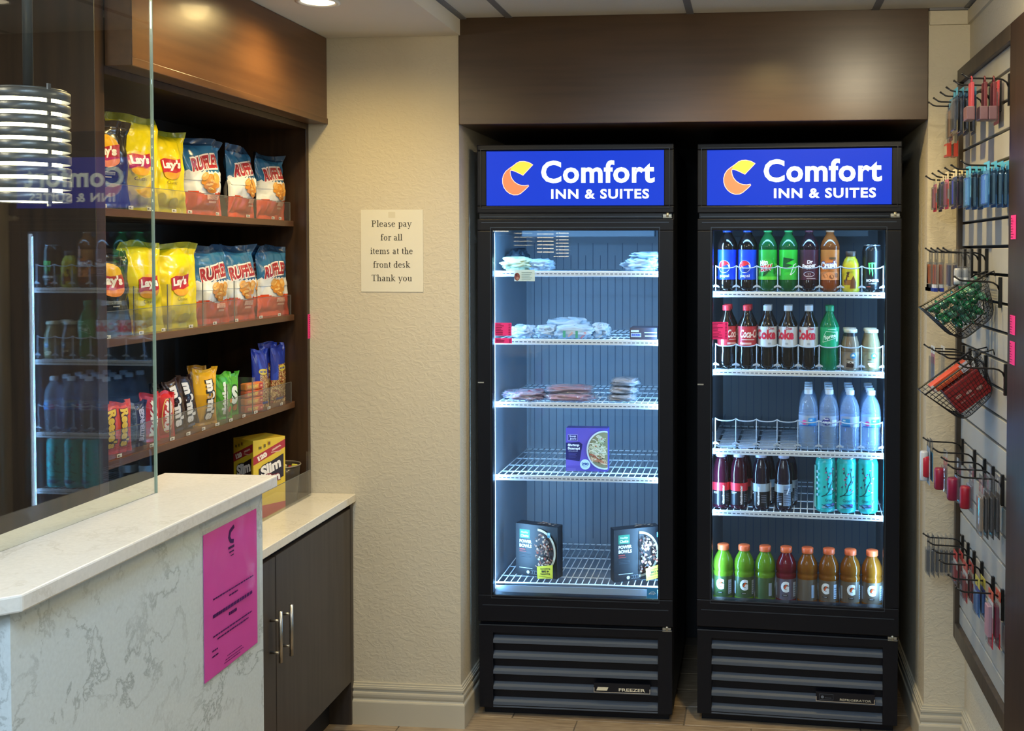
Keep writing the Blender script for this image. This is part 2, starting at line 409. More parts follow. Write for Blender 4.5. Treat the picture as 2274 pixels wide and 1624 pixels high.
# floor: wood-look porcelain planks on a grout bed
fl = MB().box(-4.2, 3.0, -3.2, 4.6, -0.06, -0.004).build('floor', M('grout', '6a6156', 0.85)); struct(fl, 'wood-look plank tile floor', 'floor')
plm = []
for i, (a, b) in enumerate((('9b8970', '7b6a55'), ('8d7d68', '70604d'), ('a3927a', '857460'))):
    plm.append(M('plank_tile_%d' % i, a, 0.38, noise_=(4, b), stretch=(3, 26, 3), bump=(20, 0.08, 0.001)))
PW, PL = 0.149, 0.60
pbase = [MB().box(0, PL - 0.004, 0, PW - 0.004, -0.005, 0.0).build('plank', m, fl, bevel=0.0012, seg=1) for m in plm]
cnt = 0
for r in range(17):
    y = 1.95 + r * PW; off = (r * 0.23) % PL
    for k in range(6):
        x = -1.9 + k * PL - off
        if x > 0.75: continue
        if y > 4.3: continue
        src = pbase[(r * 5 + k * 3 + (r * k) % 2) % 3]
        o = src if cnt < 3 and src.location.length == 0 else src.copy()
        if o is not src: COL.objects.link(o)
        o.parent = fl; o.location = (x, y, 0); cnt += 1

# walls
struct(MB().box(XL - 0.1, AL, YP, 4.45, 0, 2.45).build('wall_left_pier', WALL))
struct(MB().box(AR, XR + 0.12, YP, 4.45, 0, 2.45).build('wall_right_pier', WALL))
struct(MB().box(AL, AR, 4.42, 4.52, 0, 2.45).build('wall_alcove', M('alcove_paint', '2c2f33', 0.7)))
struct(MB().box(XR, XR + 0.1, -3.2, YP, 0, 2.45).build('wall_right', WALL))
struct(MB().box(XL - 0.1, XL, 2.30, YP, 0, 2.45).build('wall_left', WALL))
struct(MB().box(-4.2, -4.1, -3.2, 2.45, 0, 2.45).build('wall_lobby', WALLG))
struct(MB().box(-4.1, XL, 2.34, 2.44, 0, 2.45).build('wall_office', WALLG))
struct(MB().box(-4.1, XR, -3.3, -3.2, 0, 2.45).build('wall_rear', WALLG))
# wood header over the coolers
hd = MB().box(AL + 0.001, AR - 0.001, YP - 0.004, 4.40, ZB, ZH + 0.02).build('trim_header', HEADW, bevel=0.002); struct(hd)

# ceilings
struct(MB().box(-4.2, AL + 0.006, -3.2, YP - 0.001, ZL, ZL + 0.12).build('ceiling_low', CEILM))
ch = MB().box(AL + 0.006, XR, -3.2, YP, ZH + 0.018, ZH + 0.05).build('ceiling', M('ceiling_void', '77736b', 0.9)); struct(ch)
TILEM = M('ceiling_tile_face', 'c9c7c0', 0.85, bump=(140, 0.35, 0.002)); TEEM = M('ceiling_grid', '6f7075', 0.6)
xt = [AL + 0.006, -0.817, -0.210, 0.390, XR]; ty = [-3.2, -1.95, -0.75, 0.45, 1.67, 2.89, YP]
tile = None
for i in range(4):
    for j in range(6):
        MB().box(xt[i] + 0.008, xt[i + 1] - 0.008, ty[j] + 0.008, ty[j + 1] - 0.008, ZH - 0.002, ZH + 0.017).build('ceiling_tile', TILEM, ch)
for x in xt[1:4]: MB().box(x - 0.012, x + 0.012, -3.2, YP, ZH - 0.004, ZH + 0.01).build('grid_tee', TEEM, ch)
for y in ty[1:6]: MB().box(xt[0], xt[4], y - 0.012, y + 0.012, ZH - 0.003, ZH + 0.01).build('grid_cross_tee', TEEM, ch)
MB().box(xt[0], xt[0] + 0.022, -3.2, YP, ZH - 0.006, ZH + 0.01).build('wall_angle', TEEM, ch)
MB().box(XR - 0.022, XR, -3.2, YP, ZH - 0.006, ZH + 0.01).build('wall_angle', TEEM, ch)
MB().box(AR, XR, YP - 0.016, YP, ZH - 0.010, ZH + 0.01).build('wall_angle', TEEM, ch)
# narrow moulding under the tiled ceiling on the right wall
struct(MB().box(AR + 0.002, XR, YP - 0.010, YP, ZH - 0.055, ZH - 0.011).build('trim_1', WALL)); struct(MB().box(XR - 0.010, XR, 1.5, YP - 0.01, ZH - 0.055, ZH - 0.011).build('trim_2', WALL))

# stepped baseboards
PROF = [(0, 0), (0.018, 0), (0.018, 0.078), (0.0165, 0.082), (0.012, 0.083), (0.0095, 0.088), (0.0135, 0.096), (0.0145, 0.104), (0.0135, 0.110), (0.008, 0.112), (0.007, 0.121), (0.0125, 0.1225), (0.0125, 0.129), (0.0095, 0.130), (0.0095, 0.135), (0.006, 0.136), (0.006, 0.142), (0, 0.142)]
def baseboard(name, a, b, n, ea=0.0, eb=0.0):
    """run from a to b, n is the outward normal; ea/eb = how far each end follows the mitre"""
    a = Vector((a[0], a[1], 0)); b = Vector((b[0], b[1], 0)); d = (b - a).normalized(); n = Vector((n[0], n[1], 0))
    mb = MB(); k = len(PROF)
    P = [a - d * ea * t + n * t + Vector((0, 0, z)) for t, z in PROF] + [b + d * eb * t + n * t + Vector((0, 0, z)) for t, z in PROF]
    mb.add(P, [(i, (i + 1) % k, k + (i + 1) % k, k + i) for i in range(k)] + [tuple(range(k)), tuple(range(k, 2 * k))])
    return struct(mb.build(name, BASEM))
baseboard('baseboard_pier', (-1.372, YP), (AL, YP), (0, -1), 0, 1)
baseboard('baseboard_alcove_left', (AL, YP), (AL, 4.3), (1, 0), 1, 0)
baseboard('baseboard_right_pier', (AR, YP), (XR, YP), (0, -1), 1, -1)
baseboard('baseboard_alcove_right', (AR, YP), (AR, 4.3), (-1, 0), 1, 0)
baseboard('baseboard_right', (XR, YP), (XR, 1.2), (-1, 0), -1, 0)

# ceiling luminaires
for (lx, ly) in TROFFERS:
    z = ZH if lx > -1 else ZL
    t = thing('ceiling_light', 'flat white ceiling light panel %s' % ('over the lobby behind the desk' if lx < -1 else ('nearer the coolers' if ly > 0 else 'far behind the photographer')), 'ceiling light', (lx, ly, z))
    f = MB(); f.box(-0.3, 0.3, -0.6, -0.57, -0.02, 0); f.box(-0.3, 0.3, 0.57, 0.6, -0.02, 0); f.box(-0.3, -0.28, -0.57, 0.57, -0.02, 0); f.box(0.28, 0.3, -0.57, 0.57, -0.02, 0)
    f.build('frame', M('light_frame', 'd8d8d4', 0.5), t)
    MB().box(-0.28, 0.28, -0.57, 0.57, -0.012, -0.006).build('diffuser', M('panel_glow', 'ffffff', 0.6, emit='e8f0ff', estr=1.5), t)
for i, (lx, ly, lz, p, c) in enumerate(DOWN):
    zz = ZL if lz < 2.4 else ZH - 0.003
    t = thing('downlight', ['small recessed downlight nearest the pier in the low ceiling', 'recessed downlight above the snack shelf fascia', 'warm recessed downlight before the right cooler', 'cool recessed downlight before the left cooler'][i], 'downlight', (lx, ly, zz))
    MB().lathe([(0.062, 0), (0.064, -0.004), (0.055, -0.006), (0.048, -0.002), (0.048, -0.001)], 28, cap=False).build('trim_ring', M('light_frame', 'd8d8d4', 0.5), t)
    MB().lathe([(0.048, -0.0015), (0.046, -0.0025), (0.001, -0.003)], 24).build('lens', M('downlight_glow_%d' % i, 'ffffff', 0.6, emit=('ffe9c0' if c == WARM else 'eaf2ff'), estr=3.0), t)

for i, (lx, ly, lz, p) in enumerate(FILL_BULBS):  # housings for the added fill bulbs
    zc_ = ZL if lx < -1 else ZH - 0.003
    t = thing('fill_ceiling_light', ['unseen round opal ceiling fitting nearest the right wall', 'added round opal fill light in the middle of the room', 'added round opal fill light over the desk'][i], 'ceiling light', (lx, ly, zc_))
    MB().lathe([(0.075, -0.0005), (0.075, -0.008), (0.068, -0.010)], 28).build('base_ring', M('light_frame', 'd8d8d4', 0.5), t)
    MB().lathe([(0.034, -0.0105), (0.030, -0.020), (0.020, -0.026), (0.004, -0.028)], 20).build('diffuser', M('opal_glow', 'fff4dc', 0.5, emit='fff0d0', estr=2.0), t)

# printed notice taped to the pier
t = thing('paper_notice', 'white paper notice asking guests to pay, taped to the beige pier', 'sign', (-1.2235, YP - 0.0015, 1.627))
MB().box(-0.1085, 0.1085, -0.0008, 0.0008, -0.1395, 0.1395).build('sheet', M('white_paper', 'd9d6c6', 0.75), t)
for i, s in enumerate(['Please pay', 'for all', 'items at the', 'front desk', 'Thank you']):
    d = Deco(); serif_text(d, s, -0.001, 0.0815 - i * 0.0462, [0.1415, 0.0775, 0.150, 0.131, 0.143][i], '2b2722')
    d.build('lettering_line', flatXZ(-0.0008), t, PRINT('matte'))
dt = Deco().rect(-0.012, 0.112, 0.012, 0.132, 'd5d0bb'); dt.build('tape', flatXZ(-0.0008), t, M('clear_tape', 'd2cdb9', 0.2), base=0.0003)

# ================================================================== reception counter, screen, pendants
QZ = quartz('white_quartz', 'ccd6d9', 'a0a9ab')
QZT = quartz('white_quartz_top', 'dcd9d2', 'cbc6bc')
rc = thing('reception_counter', 'white veined quartz reception counter with a raised ledge', 'counter', (-1.15, 1.78, 0))
mb = MB(); mb.box(-1.245, -1.043, 1.388, 2.158, 0, 1.1145); o = mb.build('front_panel', QZ); o.parent = rc; o.matrix_parent_inverse = Matrix.Translation((1.15, -1.78, 0))
mb = MB().prism([(-1.277, 1.357), (-1.052, 1.357), (-1.022, 1.385), (-1.022, 2.188), (-1.277, 2.188)], 1.1145, 1.14)
o = mb.build('ledge', QZT, bevel=0.003); o.parent = rc; o.matrix_parent_inverse = Matrix.Translation((1.15, -1.78, 0))
# pink notice in a clear sleeve on the counter side
A = onX(450, 1176, -1.0425); B = onX(573, 1429, -1.0425)
t = thing('pink_notice', 'bright pink paper notice in a clear sleeve on the quartz counter side', 'sign', (-1.0425, (A.y + B.y) / 2 - 0.002, 0.942), PI / 2)
MB().box(-0.108, 0.108, -0.0012, -0.0002, -0.1455, 0.1395).build('sheet', M('pink_paper', 'da4fae', 0.6), t)
k = '4b1a5c'; rr = random.Random(3)
def put(d, nm='lettering_line'): d.build(nm, flatXZ(-0.0012), t, PRINT('matte'))
d = Deco(); d.stroke([(0.010, 0.128), (-0.006, 0.121), (-0.010, 0.110), (-0.004, 0.101), (0.008, 0.098)], 0.008, k); put(d, 'printed_logo')
d = Deco(); d.rect(-0.014, 0.086, 0.010, 0.091, k).rect(-0.010, 0.078, 0.008, 0.081, k).rect(-0.006, 0.071, 0.007, 0.073, k); put(d, 'logo_caption')
for (u0, u1, v, hgt) in ((-0.075, 0.082, 0.004, 0.003), (-0.012, 0.022, -0.008, 0.003), (-0.076, 0.080, -0.031, 0.0065), (-0.014, 0.018, -0.046, 0.006), (-0.076, 0.076, -0.069, 0.003), (-0.060, 0.062, -0.078, 0.003), (-0.080, -0.060, -0.096, 0.003), (-0.080, -0.055, -0.107, 0.003), (-0.022, 0.035, -0.125, 0.0014), (-0.030, 0.042, -0.131, 0.0014), (-0.034, 0.028, -0.136, 0.0014)):
    d = Deco(); u = u0
    while u < u1 - 0.002:
        wl = rr.uniform(0.004, 0.012); d.rect(u, v, min(u + wl, u1), v + hgt, k); u += wl + 0.0012
    put(d)
def sl(u, v):
    return (-0.117 + 0.234 * u, -0.0030 - 0.0016 * noise.noise(Vector((u * 6, v * 9, 1.3))), -0.150 + 0.300 * v)
MB().grid(sl, 16, 22).build('plastic_sleeve', glassy('clear_sleeve', (0.97, 0.97, 0.98), 1.35, rough=0.12), t)
# clear screen on the ledge
t = thing('glass_screen', 'tall clear glass screen standing on the quartz ledge', 'screen', (-1.188, 2.0, 1.1405), math.radians(-1.9))
PANE = glassy('screen_glass', (0.93, 0.96, 0.95), 1.5)
MB().box(-0.0012, 0.0012, -0.62, 0, 0.0, 1.2).build('pane', PANE, t)
MB().box(-0.0032, 0.0032, 0.0001, 0.0016, 0.0, 1.2).build('polished_edge', M('glass_edge', '8a9a8c', 0.25), t)
# banded metal pendants over the desk
BAND = M('brushed_band', '73757a', 0.35, 0.55); ROD = M('pendant_rod', '585b5f', 0.4, 0.6)
def pendant(x, y, z0, label):
    t = thing('pendant_lamp', label, 'pendant lamp', (x, y, z0), group='banded pendant lamps over the desk')
    MB().lathe([(0.052, 0.006), (0.052, 0.202)], 28).build('glowing_core', M('pendant_core', 'fff6dc', 0.5, emit='ffefc4', estr=14.0), t)
    for i in range(9):
        z = 0.0045 + i * 0.0228
        MB().lathe([(0.066, z), (0.0675, z + 0.001), (0.0675, z + 0.0155), (0.066, z + 0.0165), (0.0635, z + 0.0155), (0.0635, z + 0.001), (0.066, z)], 36, cap=False).build('band', BAND, t)
    for a in (1.15, 1.15 + 2.1, 1.15 + 4.2):
        MB().bar((0.0625 * math.sin(a), -0.0625 * math.cos(a), 0), (0.0625 * math.sin(a), -0.0625 * math.cos(a), 0.214), 0.008, 0.003).build('upright_strip', BAND, t)
    MB().lathe([(0.062, 0.2035), (0.062, 0.207), (0.01, 0.209)], 28).build('top_cap', BAND, t)
    MB().lathe([(0.0085, 0.2085), (0.0085, ZL - z0 - 0.012)], 14).build('rod', ROD, t)
    MB().lathe([(0.055, ZL - z0 - 0.013), (0.055, ZL - z0 - 0.001)], 24).build('canopy', BAND, t)
    return t
pendant(-1.303, 1.80, 1.707, 'banded metal pendant lamp hanging behind the glass screen')
pendant(-1.292, 1.24, 1.638, 'banded pendant lamp, second in the row over the desk')
pendant(-1.292, 0.56, 1.60, 'banded pendant lamp, third in the row over the desk')
pendant(-1.292, -0.02, 1.57, 'banded pendant lamp, last in the row over the desk')
# ================================================================== the two glass-door coolers
BLK = M('black_enamel', '070a14', 0.42, spec=0.28); BLK2 = M('black_trim', '0a0d18', 0.3, spec=0.4)
EDGE = M('door_edge_strip', '3c4552', 0.3, 0.6); CHROME = M('bright_chrome', 'd9d6cc', 0.15, 1.0)
SLATM = M('louver_black_sheen', '4b5666', 0.32); WIRE = M('white_wire', 'd3dce4', 0.4); RAIL = M('white_price_rail', 'd6dde6', 0.4)  # louvers: gloss black, the ceiling's reflection lightened into their colour
DOORGL = glassy('door_glass', (0.96, 0.975, 0.97), 1.42)
HINGE = M('zinc_hinge', 'a7a79f', 0.35, 0.8)
def wire_shelf(parent, z, y0=0.075, y1=0.60, hw=0.296, lip=0.019, step=0.0228, rail=True, seedx=0):
    s = thing_part('shelf', parent, (0, 0, z))
    g = MB(); n = int(2 * hw / step)
    for i in range(n + 1):
        x = -hw + 0.006 + i * (2 * hw - 0.012) / n
        g.tube([(x, y0 + 0.004, -0.003), (x, y1, -0.003)], 0.0019, 5)
    for y in (y0 + 0.09, y0 + 0.20, y0 + 0.33, y0 + 0.45, y1): g.tube([(-hw, y, -0.0066), (hw, y, -0.0066)], 0.0024, 6)
    g.build('wire_grid', WIRE, s)
    if rail:
        MB().box(-hw, hw, y0 - 0.004, y0, -lip, 0.001).build('price_rail', RAIL, s, bevel=0.0012, seg=1)
        d = Deco(); n = 37
        for i in range(n):
            u = -hw + 0.012 + i * (2 * hw - 0.024) / n
            d.rect(u, -0.0105, u + 0.0105, -0.0078, '33415a')
        d.build('rail_dashes', flatXZ(y0 - 0.004), s, PRINT('matte'))
    else:
        MB().tube([(-hw, y0, -0.003), (hw, y0, -0.003)], 0.0032, 8).build('front_wire', WIRE, s)
    return s
def thing_part(name, parent, loc=(0, 0, 0)):
    o = bpy.data.objects.new(name, None); COL.objects.link(o); o.parent = parent; o.location = loc; o.empty_display_size = 0.02
    return o
def comfort_panel(parent):
    """backlit blue hotel sign: 0.616 x 0.187 around (0, z 1.877)"""
    zc = 1.877; hw, hh = 0.308, 0.0935; y = 0.004
    fr = MB()
    fr.box(-0.341, 0.341, 0, 0.05, zc + hh + 0.002, 1.993); fr.box(-0.341, 0.341, 0, 0.05, 1.757, zc - hh - 0.002)
    fr.box(-0.341, -hw, 0, 0.05, zc - hh - 0.002, zc + hh + 0.002); fr.box(hw, 0.341, 0, 0.05, zc - hh - 0.002, zc + hh + 0.002)
    fr.build('sign_frame', BLK, parent, bevel=0.003)
    r = MB(); r.box(-0.328, 0.328, -0.0025, 0.0, 1.976, 1.9785); r.box(-0.328, 0.328, -0.0025, 0.0, 1.7725, 1.775); r.box(-0.328, -0.3255, -0.0025, 0, 1.775, 1.976); r.box(0.3255, 0.328, -0.0025, 0, 1.775, 1.976)
    r.build('sign_bead', BLK2, parent)
    s = MB().box(-hw, hw, y, y + 0.006, zc - hh, zc + hh).build('sign_panel', M('backlit_blue', '040d38', 0.4, spec=0.2, emit='0a3cd6', estr=1.0), parent)
    d = Deco(); S = 0.00152; ox, oz = -0.2175, zc     # logo units: photograph pixels of the sign about its own centre
    def P(x, y_): return (ox + (x - 290) * S * 0.93 / 0.93, oz - (y_ - 260) * S * 0.93)
    # orange-and-yellow ribbon letter
    OUT = [(335, 160), (305, 143), (270, 135), (240, 136), (216, 146), (192, 165), (160, 187), (135, 207), (119, 232), (111, 262), (112, 292), (121, 322), (139, 348), (163, 367), (193, 378), (224, 377), (247, 366), (278, 340), (305, 313), (302, 307), (276, 311), (250, 309), (224, 300), (200, 284), (182, 262), (171, 236), (168, 212), (170, 200), (186, 201), (206, 208), (236, 222), (262, 236)]
    cx = sum(a for a, b in OUT) / len(OUT)
    pts = [((x - 222) * 0.000475 - 0.1985, zc + (258 - y_) * 0.000475) for x, y_ in OUT]
    def grow(k): 
        c = (-0.1985, zc); return [(c[0] + (a - c[0]) * k, c[1] + (b - c[1]) * k) for a, b in pts]
    edge = pts + [pts[0]]
    d.poly(pts, 'f2724a')
    yel = [(335, 160), (305, 143), (270, 135), (240, 136), (216, 146), (192, 165), (176, 178), (170, 200), (186, 201), (206, 208), (236, 222), (262, 236)]
    d.poly([((x - 222) * 0.000475 - 0.1985, zc + (258 - y_) * 0.000475) for x, y_ in yel], 'f2c23c')
    d.stroke(edge, 0.0022, 'f7c9b8')
    d.text('Comfort', 0.080, zc + 0.0215, w=0.392, h=0.078, col='dff4ff', bold=0.028, spacing=1.06)
    d.text('INN & SUITES', 0.088, zc - 0.0545, w=0.338, h=0.0335, col='e6f3ff', bold=0.03, spacing=1.12)
    d.build('sign_lettering', flatXZ(y), s, PRINT('glow'))
def cooler(name, label, loc, rz, liner, plate, led_w, led_c):
    t = thing(name, label, 'cooler', loc, rz)
    c = MB()
    c.box(-0.34, -0.304, 0.046, 0.70, 0.03, 1.99); c.box(0.304, 0.34, 0.046, 0.70, 0.03, 1.99)
    c.box(-0.304, 0.304, 0.052, 0.70, 1.716, 1.99); c.box(-0.304, 0.304, 0.052, 0.70, 0.03, 0.388); c.box(-0.304, 0.304, 0.64, 0.70, 0.388, 1.716)
    c.build('cabinet', BLK, t, bevel=0.003)
    l = MB(); e = 0.0015
    l.box(-0.304, -0.304 + e, 0.052, 0.64, 0.388, 1.716); l.box(0.304 - e, 0.304, 0.052, 0.64, 0.388, 1.716)
    l.box(-0.304 + e, 0.304 - e, 0.64 - e, 0.64, 0.388, 1.716); l.box(-0.304 + e, 0.304 - e, 0.052, 0.64 - e, 0.388, 0.388 + e); l.box(-0.304 + e, 0.304 - e, 0.052, 0.64 - e, 1.716 - e, 1.716)
    li = l.build('liner', liner, t)
    gr = MB()
    for i in range(19):
        x = -0.27 + i * 0.03
        gr.box(x - 0.0011, x + 0.0011, 0.6372, 0.6383, 0.42 + 0.02 * (i % 3), 1.66 - 0.05 * (i % 2))
    gr.build('liner_groove', M('liner_groove', '3a4e68', 0.6), li)
    MB().box(-0.25, 0.25, 0.30, 0.36, 1.68, 1.713).build('evaporator_cover', liner, t, bevel=0.004)
    for s in (-1, 1):                        # shelf standards up each side
        MB().box(s * 0.302 - 0.0012, s * 0.302 + 0.0012, 0.10, 0.122, 0.40, 1.70).build('shelf_standard', M('standard_grey', '8d96a0', 0.4, 0.5), t)
    comfort_panel(t)
    # seam between sign and door
    MB().box(-0.335, 0.335, 0.010, 0.05, 1.739, 1.757).build('seam', BLK2, t)
    MB().box(-0.33, 0.30, 0.006, 0.010, 1.7435, 1.7465).build('seam_strip', EDGE, t)
    # door
    d = thing_part('door', t)
    f = MB(); WX, W0, W1 = 0.2885, 0.428, 1.697
    f.box(-0.341, 0.341, 0, 0.04, W1, 1.737); f.box(-0.341, 0.341, 0, 0.04, 0.334, W0)
    f.box(-0.341, -WX, 0, 0.04, W0, W1); f.box(WX, 0.341, 0, 0.04, W0, W1)
    f.build('door_frame', BLK, d, bevel=0.003)
    MB().box(-WX, WX, 0.010, 0.014, W0, W1).build('door_glass', DOORGL, d)
    b = MB()
    b.box(-WX - 0.006, -WX - 0.0035, -0.0015, 0, W0 - 0.012, W1 + 0.012); b.box(WX + 0.0035, WX + 0.006, -0.0015, 0, W0 - 0.012, W1 + 0.012)
    b.box(-WX - 0.0035, WX + 0.0035, -0.0015, 0, W0 - 0.012, W0 - 0.0095); b.box(-WX - 0.0035, WX + 0.0035, -0.0015, 0, W1 + 0.0095, W1 + 0.012)
    b.build('glass_bead', EDGE, d)
    MB().box(-0.325, 0.325, -0.0012, 0, 0.391, 0.394).build('door_groove', EDGE, d)
    MB().box(-0.325, 0.325, -0.0012, 0, 1.7235, 1.7265).build('door_groove', EDGE, d)
    MB().box(-0.3385, -0.318, -0.0022, -0.0006, 1.168, 1.1725).build('door_pull', M('pull_strip', 'b9bcb8', 0.3, 0.6), d)
    for z in (1.7475, 0.327):
        h = MB(); h.box(0.305, 0.334, 0.002, 0.012, z - 0.0045, z + 0.0045); h.lathe([(0.006, -0.006), (0.006, 0.010)], 12, (0.320, 0.006, z)); h.box(0.305, 0.336, -0.001, 0.004, z - 0.008, z - 0.0062)
        h.build('hinge', HINGE, t)
    # grille
    g = thing_part('grille', t)
    p = MB(); p.box(-0.338, 0.338, 0.022, 0.05, 0.03, 0.326); p.box(-0.338, -0.289, 0.004, 0.022, 0.03, 0.320); p.box(0.289, 0.338, 0.004, 0.022, 0.03, 0.320); p.box(-0.289, 0.289, 0.004, 0.022, 0.294, 0.320); p.box(-0.289, 0.289, 0.004, 0.022, 0.03, 0.046)
    p.build('grille_panel', BLK, g)
    MB().box(-0.338, 0.338, 0.002, 0.0045, 0.3195, 0.323).build('grille_edge', EDGE, g)
    for i in range(5):
        z = 0.268 - 0.0545 * i
        pr = [(0.003, z), (0.005, z + 0.001), (0.028, z + 0.016), (0.028, z + 0.012), (0.006, z - 0.010), (0.003, z - 0.010)]
        mb = MB().prism(pr, -0.2885, 0.2885, T=lambda u, v, h: (h, u, v)); mb.build('louver', SLATM, g)
    MB().prism([(0.003, 0.036), (0.005, 0.037), (0.02, 0.044), (0.02, 0.034), (0.003, 0.032)], -0.2885, 0.2885, T=lambda u, v, h: (h, u, v)).build('louver', SLATM, g)
    # name plate riding on the fourth louver
    n = thing_part('name_plate', t, (0.175 if plate == 'FREEZER' else 0.168, 0.0, 0.112))
    n.location = (0.165, 0.0, 0.113)
    MB().box(-0.098, 0.098, -0.002, 0.004, -0.013, 0.020).build('plate', BLK2, n)
    q = MB(); q.box(-0.098, 0.098, -0.0032, -0.002, -0.013, -0.0105); q.box(-0.098, -0.0955, -0.0032, -0.002, -0.0105, 0.004); q.box(0.0955, 0.098, -0.0032, -0.002, -0.0105, 0.004)
    q.build('plate_rim', CHROME, n)
    dd = Deco()
    if plate == 'FREEZER':
        dd.poly([(-0.089, -0.006), (-0.052, -0.006), (-0.047, 0.006), (-0.084, 0.006)], 'e3dfc9'); dd.build('plate_logo', flatXZ(-0.002), n, PRINT('gloss')); dd = Deco(); dd.text('FREEZER', 0.035, -0.001, w=0.092, h=0.0105, col='e8e4d2', bold=0.02)
    else:
        dd.stroke([(-0.086, 0.013), (-0.04, 0.013), (-0.04, -0.006), (-0.086, -0.006), (-0.086, 0.013)], 0.0012, '5a6472'); dd.ell(-0.076, 0.003, 0.005, 0.005, '6b7684'); dd.rect(-0.068, 0.0, -0.046, 0.0015, '5a6472'); dd.build('plate_logo', flatXZ(-0.002), n, PRINT('gloss')); dd = Deco()
        dd.text('REFRIGERATOR', 0.034, -0.003, w=0.104, h=0.0075, col='c9c6b4', bold=0.01)
    dd.build('plate_lettering', flatXZ(-0.002), n, PRINT('gloss'))
    k = MB(); k.box(-0.30, 0.30, 0.06, 0.66, 0.012, 0.03); k.box(-0.325, 0.325, 0.03, 0.05, 0.0015, 0.03); k.build('base', BLK, t)
    for s in (-1, 1):                        # LED tubes behind the door posts
        MB().box(s * 0.2985 - 0.004, s * 0.2985 + 0.004, 0.055, 0.066, 0.43, 1.69).build('lamp_tube', M('led_tube', 'ffffff', 0.5, emit='cfe4ff', estr=4.0), t)
        light('cooler_led', 'AREA', (s * 0.291, 0.062, 1.06), led_w, led_c, 0.012, 1.24, (-s * 0.86, 0.5, 0), parent=t)
    light('cooler_top_light', 'AREA', (0, 0.062, 1.700), led_w * 0.25, led_c, 0.5, 0.012, (0, 0.35, -1), parent=t)  # area light under the cabinet top, aimed down into the interior
    return t
LED = (0.25, 0.57, 1.0)
F1L, F1R, F2L, F2R = (-0.612, 3.592, 0.0), math.radians(0.25), (0.149, 3.598, 0.0), math.radians(-3.0)
# each cooler's own frame in the room
def frame_of(loc, rz):
    m = Matrix.Translation(loc) @ Matrix.Rotation(rz, 4, 'Z')
    return lambda x, y, z: m @ Vector((x, y, z))
G1, G2 = frame_of(F1L, F1R), frame_of(F2L, F2R)
freezer = cooler('display_freezer', 'black upright glass-door freezer, the left one, mostly empty', F1L, F1R, M('pale_liner', '76828f', 0.45), 'FREEZER', 6.6, LED)
fridge = cooler('display_refrigerator', 'black upright glass-door drinks refrigerator, the right one', F2L, F2R, M('grey_liner', '5c666f', 0.5), 'REFRIGERATOR', 4.8, LED)
Z1 = [1.556, 1.316, 1.093, 0.834, 0.452]       # freezer shelves
for i, z in enumerate(Z1): wire_shelf(freezer, z, rail=i < 4)
MB().box(-0.296, 0.296, 0.07, 0.073, 0.392, 0.440).build('front_lip', M('lip_plastic', '9fb2c6', 0.25), freezer)
Z2 = [1.486, 1.214, 0.937, 0.722]              # refrigerator shelves
for z in Z2: wire_shelf(fridge, z, rail=True)
wire_shelf(fridge, 0.394, rail=False)

# ------------------------------------------------------------------ bottles and cans
CLR = glassy('clear_bottle', (0.80, 0.89, 0.99), 1.36, 0.17, (0.62, 0.80, 1.0))
def liquid(name, col, tr=0.35): return M(name, col, 0.12, trans=tr, spec=0.6)
CAPS = {}
def capm(c): return M('cap_' + c, c, 0.4)
def bottle(name, label, prof, body, cap, capz, capr, caph, wrap=None, deco=None, dname='label_print', group=None, n=24, fn=None, extra=None, ds=1.0):
    """prof (r, z) lathe, screw cap, wrap = (r, z0, z1, colour or material), deco(Deco) printed on the wrap"""
    t = thing(name, label, 'bottle' if 'can' not in name else 'can', group=group)
    MB().lathe(prof, n, fn=fn).build('bottle_body', body, t)
    if cap:
        cm = MB().lathe([(capr * 0.96, capz), (capr, capz + 0.001), (capr, capz + caph - 0.0015), (capr * 0.93, capz + caph)], 18)
        cm.build('cap', cap, t)
    if wrap:
        r, z0, z1, c = wrap
        m = c if not isinstance(c, str) else M('wrap_' + c, c, 0.34)
        wmesh = MB().lathe([(r, z0), (r, z1)], n, cap=False).build('label', m, t)
        if deco:
            d = Deco(); deco(d); cs = cyl_surf(r, z0); d.build(dname, lambda u, v, h: cs(u * ds, v * ds, h), wmesh, PRINT('gloss'), maxlen=0.007, base=0.0003, step=0.00012)
    if extra: extra(t)
    return t
def soda_prof(R, h, neck=0.0135, waist=0.0, sh=0.62, lo=0.012):
    return [(R * 0.72, 0.0), (R * 0.90, 0.004), (R, lo), (R, h * 0.20), (R - waist, h * 0.26), (R - waist, h * 0.50), (R, h * 0.56), (R, h * sh), (R * 0.93, h * (sh + 0.08)), (R * 0.74, h * (sh + 0.17)), (R * 0.50, h * (sh + 0.25)), (neck * 1.05, h * (sh + 0.31)), (neck, h * 0.955), (neck * 0.9, h)]
LK = liquid
COLA = LK('cola', '120a08', 0.0)
def d_pepsi(d):
    d.ell(-0.006, 0.032, 0.0155, 0.0155, 'e8eefc'); d.ell(-0.006, 0.032, 0.0140, 0.0140, 'e9edf6')
    d.poly([(-0.006 + 0.0140 * math.cos(a), 0.032 + 0.0140 * math.sin(a)) for a in [x * PI / 12 for x in range(1, 14)]] + [(-0.012, 0.0315), (-0.004, 0.0345), (0.003, 0.0375)], 'd8262e')
    d.poly([(-0.006 + 0.0140 * math.cos(a), 0.032 + 0.0140 * math.sin(a)) for a in [x * PI / 12 for x in range(14, 24)]] + [(0.003, 0.031), (-0.006, 0.0265), (-0.014, 0.0262)], '1b3fa6')
    d.text('pepsi', -0.005, 0.0085, w=0.024, h=0.009, col='dfe8ff', bold=0.02)
